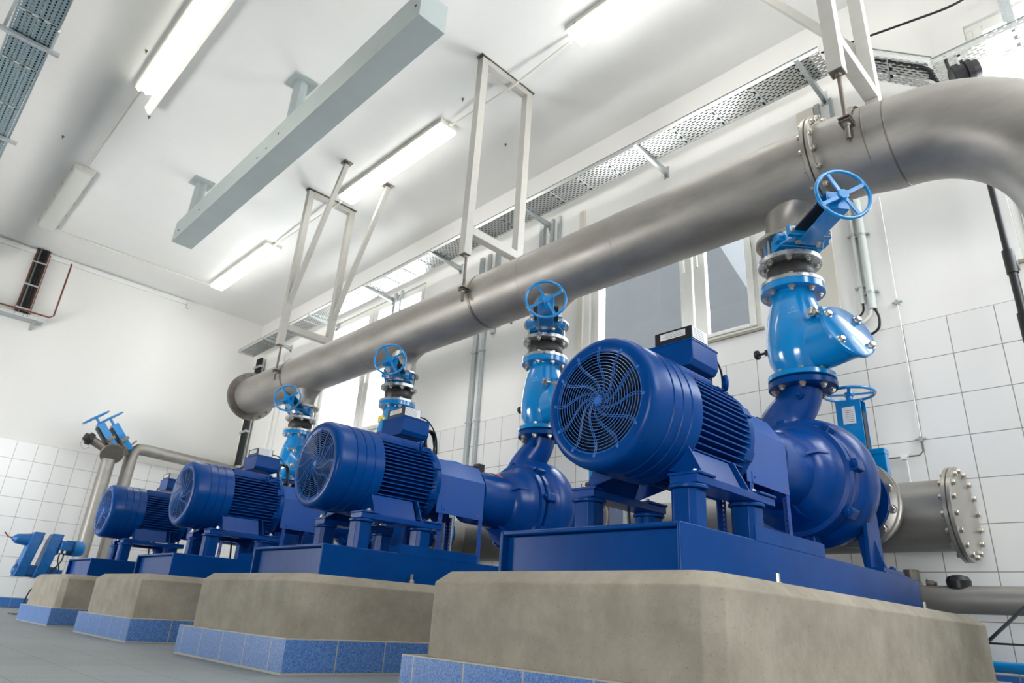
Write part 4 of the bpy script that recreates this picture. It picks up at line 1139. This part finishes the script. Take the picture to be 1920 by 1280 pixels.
b = MB(); b.sweep([(4.22, YF-.03, 6.57), (4.27, YF-.04, 6.56), (4.28, YF-.04, 6.45)], .03, 12); tag(b.build('duct_end_fitting', WHITEP), 'white fitting at the end of the far wall cable duct', 'fitting')

# ------------------------------------------------------------------ vertical conduits on the window wall
def strut(y, z0, z1, label, w=.045, dpt=.045, m=GALV):
    r = empty('wall_strut', (XW, y, z0))
    MB().box((-dpt, -w/2, 0), (0, w/2, z1-z0)).build('strut_channel', m, r, bevel=.003)
    n = max(2, int((z1-z0)/.9))
    for i in range(n):
        z = (z1-z0)*(i+.5)/n
        MB().box((-dpt-.006, -w/2-.018, z-.012), (-.002, w/2+.018, z+.012)).build('strut_clip', m, r)
    return tag(r, label, 'conduit')
strut(7.25, .2, 5.60, 'wide left one of two galvanised conduits between the second and third pumps', w=.075)
strut(7.07, .2, 5.60, 'slim right one of two galvanised conduits between the second and third pumps', w=.05)
strut(6.88, 4.2, 5.68, 'galvanised conduit stub hanging from the tray, left of a group of three', w=.085)
strut(5.95, 3.3, 5.70, 'wide galvanised conduit left of the grey paned window', w=.08)
strut(5.76, 3.3, 5.70, 'slim galvanised conduit middle of the group beside the grey paned window', w=.045)
strut(5.62, 3.3, 5.70, 'slim galvanised conduit nearest the grey paned window', w=.04)
strut(9.62, 4.6, 5.72, 'galvanised conduit just right of the glaring far window, wide one', w=.07)
strut(9.42, 4.6, 5.72, 'galvanised conduit just right of the glaring far window, slim one', w=.04)
strut(13.85, 2.0, 5.5, 'white conduit on the wall left of the glaring far window, wide one', w=.09, m=WHITEP)
strut(13.60, 2.0, 5.5, 'white conduit on the wall left of the glaring far window, slim one', w=.06, m=WHITEP)
strut(1.98, 4.45, 5.55, 'galvanised conduit behind the near threaded rod, left one', w=.05)
strut(1.84, 4.45, 5.55, 'galvanised conduit behind the near threaded rod, right one', w=.035)
# plaster nib right of the first window
struct('trim_4', MB().box((XW-.03, 2.02, 2.92), (XW, 2.20, 5.55)), paint('nib_plaster', (206, 202, 190), .8))
struct('trim_5', MB().box((XW-.03, 5.16, 2.92), (XW, 5.24, 5.6)), bpy.data.materials['nib_plaster'])
def grey_conduit(y, z0, z1, rr, label):
    r = empty('grey_conduit', (XW-rr-.01, y, z0))
    MB().cyl((0, 0, 0), (0, 0, z1-z0), rr, n=20).build('conduit_tube', paint('pvc', (198, 204, 200), .4) if 'pvc' not in bpy.data.materials else bpy.data.materials['pvc'], r)
    for z in (.16, (z1-z0)*.6):
        b = MB(); b.lathe((0, 0, z), (0, 0, 1), [(0, rr+.004), (.02, rr+.004)], 20); b.box((-.005, -rr-.03, z), (rr, rr+.03, z+.016)); b.build('conduit_clip', GALV, r)
    return tag(r, label, 'conduit')
grey_conduit(1.82, 3.16, 4.35, .022, 'thin grey plastic conduit behind the nearest handwheel')
grey_conduit(1.74, 3.08, 4.35, .034, 'thick grey plastic conduit right of the nearest handwheel')
cable([(6.05, 1.82, 3.17), (6.05, 1.83, 3.08), (6.04, 1.90, 3.02), (6.04, 1.98, 3.00)], .009, 'short black cable curling out of the thin grey conduit')
cable([(6.04, 1.73, 3.09), (6.03, 1.70, 2.98), (6.03, 1.72, 2.88), (6.02, 1.80, 2.83), (6.02, 1.86, 2.82)], .011, 'short black cable curling out of the thick grey conduit')
cable([(6.04, 1.75, 3.09), (6.03, 1.77, 3.02), (6.02, 1.82, 2.97), (6.02, 1.86, 2.96)], .016, 'cream cable bending out of the thick grey conduit', m=CREAM)
b = MB(); b.cyl((6.02, 1.86, 2.955), (6.02, 2.02, 2.93), .032, n=20); b.cyl((6.02, 1.86, 2.955), (6.02, 1.89, 2.95), .040, n=20); tag(b.build('grey_gland', bpy.data.materials['pvc']), 'grey plastic gland on the wall beside the slanted valve cover', 'fitting')
b = MB(); b.cyl((6.02, 1.86, 2.82), (6.02, 1.93, 2.80), .022, n=16); tag(b.build('grey_gland', bpy.data.materials['pvc']), 'small grey plastic gland at the end of the curled black cable', 'fitting')
# thin instrument line
r = empty('instrument_line', (XW, 1.55, 1.74))
MB().sweep([(-.02, 0, .12), (-.02, 0, 1.35), (-.02, -.003, 2.45)], .006, 8).build('line_tube', WHITEP, r)
MB().sweep([(-.02, 0, .12), (-.02, .0, .03), (-.02, .03, .0), (-.02, .15, .0), (-.02, .42, .0)], .006, 8).build('line_tube', DARKST, r)
for p in ((0, 1.36), (0, .13)):
    b = MB(); b.box((-.035, p[0]-.015, p[1]-.02), (0, p[0]+.015, p[1]+.02)); b.box((-.03, -.04, p[1]-.006), (-.01, .04, p[1]+.006)); b.build('line_clip', GALV, r)
b = MB(); b.box((-.05, .12, -.025), (0, .165, .02)); b.cyl((-.03, .12, .0), (-.03, .095, 0.03), .012, n=10); b.cyl((-.02, .13, -.03), (-.02, .13, -.30), .008, n=8); b.build('line_tap', WHITEP, r)
tag(r, 'thin white instrument line with small clips running down the tiled wall', 'pipe')
# black telescopic duct
r = empty('black_downpipe', (5.9, .68, 1.6))
b = MB(); b.cyl((0, 0, 1.5), (0, 0, 2.7), .026, n=16); b.cyl((0, 0, 1.42), (0, 0, 1.62), .040, n=20); b.cyl((0, 0, 1.0), (0, 0, 1.45), .031, n=16); b.cyl((0, 0, .85), (0, 0, 1.08), .042, n=20); b.build('downpipe_tube', BLACK, r)
MB().box((.03, -.03, 1.52), (.19, -.015, 1.54)).build('downpipe_clip', DARKST, r)
tag(r, 'black jointed pipe standing on the wall inside the curve of the elbow', 'pipe')
# dark cable riser in the far corner
r = empty('corner_cable_ladder', (XW, 14.95, 1.9))
MB().box((-.07, -.16, 0), (-.05, -.13, 3.70)).build('ladder_rail', GALV, r); MB().box((-.07, .13, 0), (-.05, .16, 3.70)).build('ladder_rail', GALV, r)
for z in (.35, 1.15, 1.95, 2.75, 3.5): MB().box((-.15, -.17, z), (-.05, .17, z+.05)).build('ladder_clamp', GALV, r)
tag(r, 'vertical cable ladder in the far right corner of the room', 'cable ladder')
for i in range(7):
    y = 14.83+.04*i
    rod('riser_cable', [(XW-.10-.02*(i % 2), y, 1.9), (XW-.10-.02*(i % 2), y, 5.64)], .019, BLACK, 'thick black cable strapped to the ladder in the far right corner', 'cable', 'cables in the far corner')
# small ceiling fittings above the tray
r = empty('cable_splitter_box', (XW, 8.6, 6.1))
b = MB(); b.box((-.07, -.12, -.05), (0, .12, .05)); b.cyl((-.05, .12, 0), (-.05, .25, .02), .02, n=12); b.cyl((-.05, -.12, .0), (-.05, -.7, -.02), .016, n=10); b.build('splitter_body', CREAM, r, bevel=.004)
MB().sweep([(-.05, .25, .02), (-.07, .36, .0), (-.05, .45, .05)], .014, 8).build('splitter_cable', DARKST, r)
tag(r, 'cream cable junction above the tray high on the window wall', 'junction box')

# ------------------------------------------------------------------ far left pipework and small pump
r = empty('far_pipe_run', (3.85, 14.95, 0))
MB().sweep([(2.1, 0, 2.98), (.25, 0, 3.06), (.10, 0, 3.05), (.02, 0, 2.97), (0, 0, 2.85), (0, 0, .0)], .115, 28).build('pipe_tube', STEEL, r)
MB().lathe((-.06, -.02, 3.08), (-.8, .1, .6), [(0, .15), (.03, .15)], 24).build('pipe_flange', DARKST, r)
tag(r, 'stainless pipe coming along the far wall and bending down to the floor', 'pipe')
r = empty('far_pipe_branch', (3.42, 14.75, 0))
MB().sweep([(0, 0, 0), (0, 0, 2.72)], .12, 28).build('pipe_tube', STEEL, r)
MB().lathe((.02, -.05, 2.84), (0, -.85, -.5), [(0, .20), (.04, .21), (.05, .20)], 32).build('round_disc', DARKST, r)
MB().sweep([(.03, 0, 2.80), (-.15, 0, 2.93), (-.36, .0, 3.02)], .08, 20).build('pipe_tube', DARKST, r)
MB().lathe((-.36, 0, 3.02), (-.9, 0, .3), [(0, .11), (.05, .12), (.09, .12), (.10, .08), (.16, .07)], 24).build('hose_coupling', RUBBER, r)
MB().sweep([(-.5, 0, 3.05), (-.54, -.02, 2.90), (-.46, -.02, 2.82), (-.38, -.02, 2.88)], .008, 6).build('locking_wire', GALV, r)
tag(r, 'vertical stainless pipe with hose coupling on the far wall at the left', 'pipe')
def far_gate(x, z, label):
    r = empty('far_gate_valve', (x, 14.8, z)); d = Vector((-.66, .02, .75)).normalized(); u, v, _ = frame_from(d)
    def B(l, w, t, a, m, nm, off=0, bev=.006):
        q = MB(); q.bar(d*a+v*off, d*(a+l)+v*off, w, t, up=v); q.build(nm, m, r, bevel=bev)
    B(.22, .30, .10, -.12, VALVE, 'valve_body'); B(.06, .36, .15, .08, DARKST, 'gland_bar'); B(.36, .19, .13, .10, VALVE, 'yoke'); B(.34, .16, .02, .08, BLACK, 'gate_blade', -.09)
    l = MB(); l.bar(d*.28-v*.0, d*.40, .10, .004, up=v)
    MB().bar(d*.27+v*.067, d*.41+v*.067, .11, .004, up=v).build('label_plate', LABEL, r)
    MB().lathe(d*-.02, v, [(-.09, .19), (-.06, .19)], 28).build('wafer_flange', DARKST, r)
    handwheel(r, d*.60, d, .24, back=.14, rim=.016)
    return tag(r, label, 'valve', 'far wall gate valves')
far_gate(3.42, 3.02, 'blue gate valve with edge-on handwheel on the far wall pipes, left one')
far_gate(3.66, 3.06, 'blue gate valve with edge-on handwheel on the far wall pipes, right one')

r = empty('twin_rotary_pump', (2.215, 11.5, .13)); r.scale = (.68, .68, .68)
def slab(x, w, nm):
    q = MB(); q.prism([(x, -.16, .50), (x, .16, .50), (x+.02, .18, .62), (x+.10, .19, 1.22), (x+.14, .15, 1.36), (x+.14, -.15, 1.36), (x+.10, -.19, 1.22), (x+.02, -.18, .62)], (w, 0, 0))
    q.build(nm, OLDB, r, bevel=.02, seg=3)
slab(-.42, .19, 'gear_case'); slab(-.10, .21, 'gear_case')
q = MB(); q.lathe((-.10, 0, 1.22), (1, 0, 0), [(-.28, .03), (-.22, .10), (-.02, .13), (0, .10)], 24); q.lathe((-.42, 0, 1.20), (1, 0, 0), [(-.20, .02), (-.12, .09), (.10, .12)], 24); q.build('lobe_housing', OLDB, r)
q = MB(); q.lathe((0, 0, 1.12), (1, 0, 0), [(.16, .15), (.24, .155), (.26, .13), (.34, .13)], 32); q.lathe((0, 0, 1.12), (1, 0, 0), [(.34, .125), (.50, .125)], 32)
for i in range(20):
    a = 2*PI*i/20; q.bar((.34, .13*math.cos(a), 1.12+.13*math.sin(a)), (.50, .13*math.cos(a), 1.12+.13*math.sin(a)), .008, .03, up=(0, math.cos(a), math.sin(a)))
mt = q.build('motor_body', OLDB, r)
MB().lathe((0, 0, 1.12), (1, 0, 0), [(.49, .15), (.50, .155), (.60, .155), (.65, .145), (.69, .11), (.70, .05)], 40).build('fan_cowl', paint('bright_cowl', (0, 122, 196), .35), mt)
MB().box((.22, -.25, 1.05), (.42, -.12, 1.22)).build('terminal_box', OLDB, mt, bevel=.015)
for x in (.24, .32): MB().cyl((x, -.19, 1.0), (x, -.19, 1.05), .025, n=12).build('cable_gland', WHITEP, mt)
q = MB(); q.lathe((0, 0, .62), (1, 0, 0), [(-.45, .06), (-.40, .12), (.30, .11)], 20)
q.box((-.30, -.12, .56), (.40, .12, .68)); q.build('lower_housing', OLDB, r)
q = MB()
for i in range(14): q.box((-.44-.005, -.14, .52+.022*i), (-.405, -.10, .53+.022*i))
q.build('tooth_rack', OLDB, r)
q = MB(); q.box((.30, -.10, -.19), (.38, .10, .57)); q.box((-.25, -.18, -.19), (.45, .18, -.16)); q.build('stand', DARKST, r)
MB().sweep([(-.60, -.02, 1.20), (-.68, -.02, 1.22), (-.76, -.02, 1.30)], .012, 8).build('air_line', COPPER, r)
tag(r, 'old light blue twin gear pump with small motor standing at the far left', 'pump')
cable([(2.43, 11.37, .81), (2.42, 11.36, .70), (2.34, 11.34, .58), (2.28, 11.34, .46), (2.16, 11.34, .3), (2.12, 11.34, .02)], .009, 'black cable hanging from the old light blue pump motor, left one')
cable([(2.38, 11.37, .81), (2.38, 11.36, .70), (2.42, 11.35, .58), (2.42, 11.34, .2), (2.42, 11.34, .02)], .009, 'black cable hanging from the old light blue pump motor, right one')
struct('trim_6', MB().box((XL, YF-.02, .0), (XW, YF, .012)), paint('floor_edge', (96, 92, 86), .8))
struct('trim_7', MB().box((XL, YF-.75, .0), (2.0, YF-.60, .012)), bpy.data.materials['floor_edge'])

# yellow tag on the third valve
r = MB(); r.box((4.18, PY[2]-.02, 2.36), (4.20, PY[2]+.10, 2.44)); r.box((4.17, PY[2]-.06, 2.37), (4.19, PY[2]-.02, 2.40))
tag(r.build('yellow_tag', YELL, bevel=.004), 'yellow plastic tag tied to the check valve of the third pump', 'tag')

# ------------------------------------------------------------------ camera
cd = bpy.data.cameras.new('Camera'); cam = bpy.data.objects.new('Camera', cd); col.objects.link(cam)
Rr = [[0.71028103, -0.70143373, 0.05908961], [0.30702806, 0.23317181, -0.92269425], [0.63343084, 0.67351439, 0.38097735]]
M = Matrix(((Rr[0][0], -Rr[1][0], -Rr[2][0], 0), (Rr[0][1], -Rr[1][1], -Rr[2][1], 0), (Rr[0][2], -Rr[1][2], -Rr[2][2], 0.315), (0, 0, 0, 1)))
cam.matrix_world = M
cd.sensor_width = 36; cd.lens = 1267.5/1920*36
cd.dof.use_dof = True; cd.dof.focus_distance = 3.1; cd.dof.aperture_fstop = 5.0
cd.clip_start = 0.05
sc.camera = cam

# ------------------------------------------------------------------ light
w = bpy.data.worlds.new('World'); sc.world = w; w.use_nodes = True
nt = w.node_tree; bg = nt.nodes['Background']
tc = nt.nodes.new('ShaderNodeTexCoord'); spx = nt.nodes.new('ShaderNodeSeparateXYZ'); nt.links.new(tc.outputs['Generated'], spx.inputs[0])
cr = nt.nodes.new('ShaderNodeValToRGB')          # sunlit pale ground below the horizon, overcast sky above
cr.color_ramp.elements[0].position = 0.46; cr.color_ramp.elements[0].color = (1.0, 0.985, 0.96, 1)
cr.color_ramp.elements[1].position = 0.54; cr.color_ramp.elements[1].color = (0.62, 0.66, 0.70, 1)
mr = nt.nodes.new('ShaderNodeMapRange'); mr.inputs[1].default_value = -1; mr.inputs[2].default_value = 1
nt.links.new(spx.outputs[2], mr.inputs[0]); nt.links.new(mr.outputs[0], cr.inputs[0]); nt.links.new(cr.outputs[0], bg.inputs[0])
bg.inputs[1].default_value = 14.0
sc.view_settings.view_transform = 'Standard'
sc.view_settings.look = 'None'
sc.view_settings.exposure = 0.24
sc.view_settings.gamma = 1.0
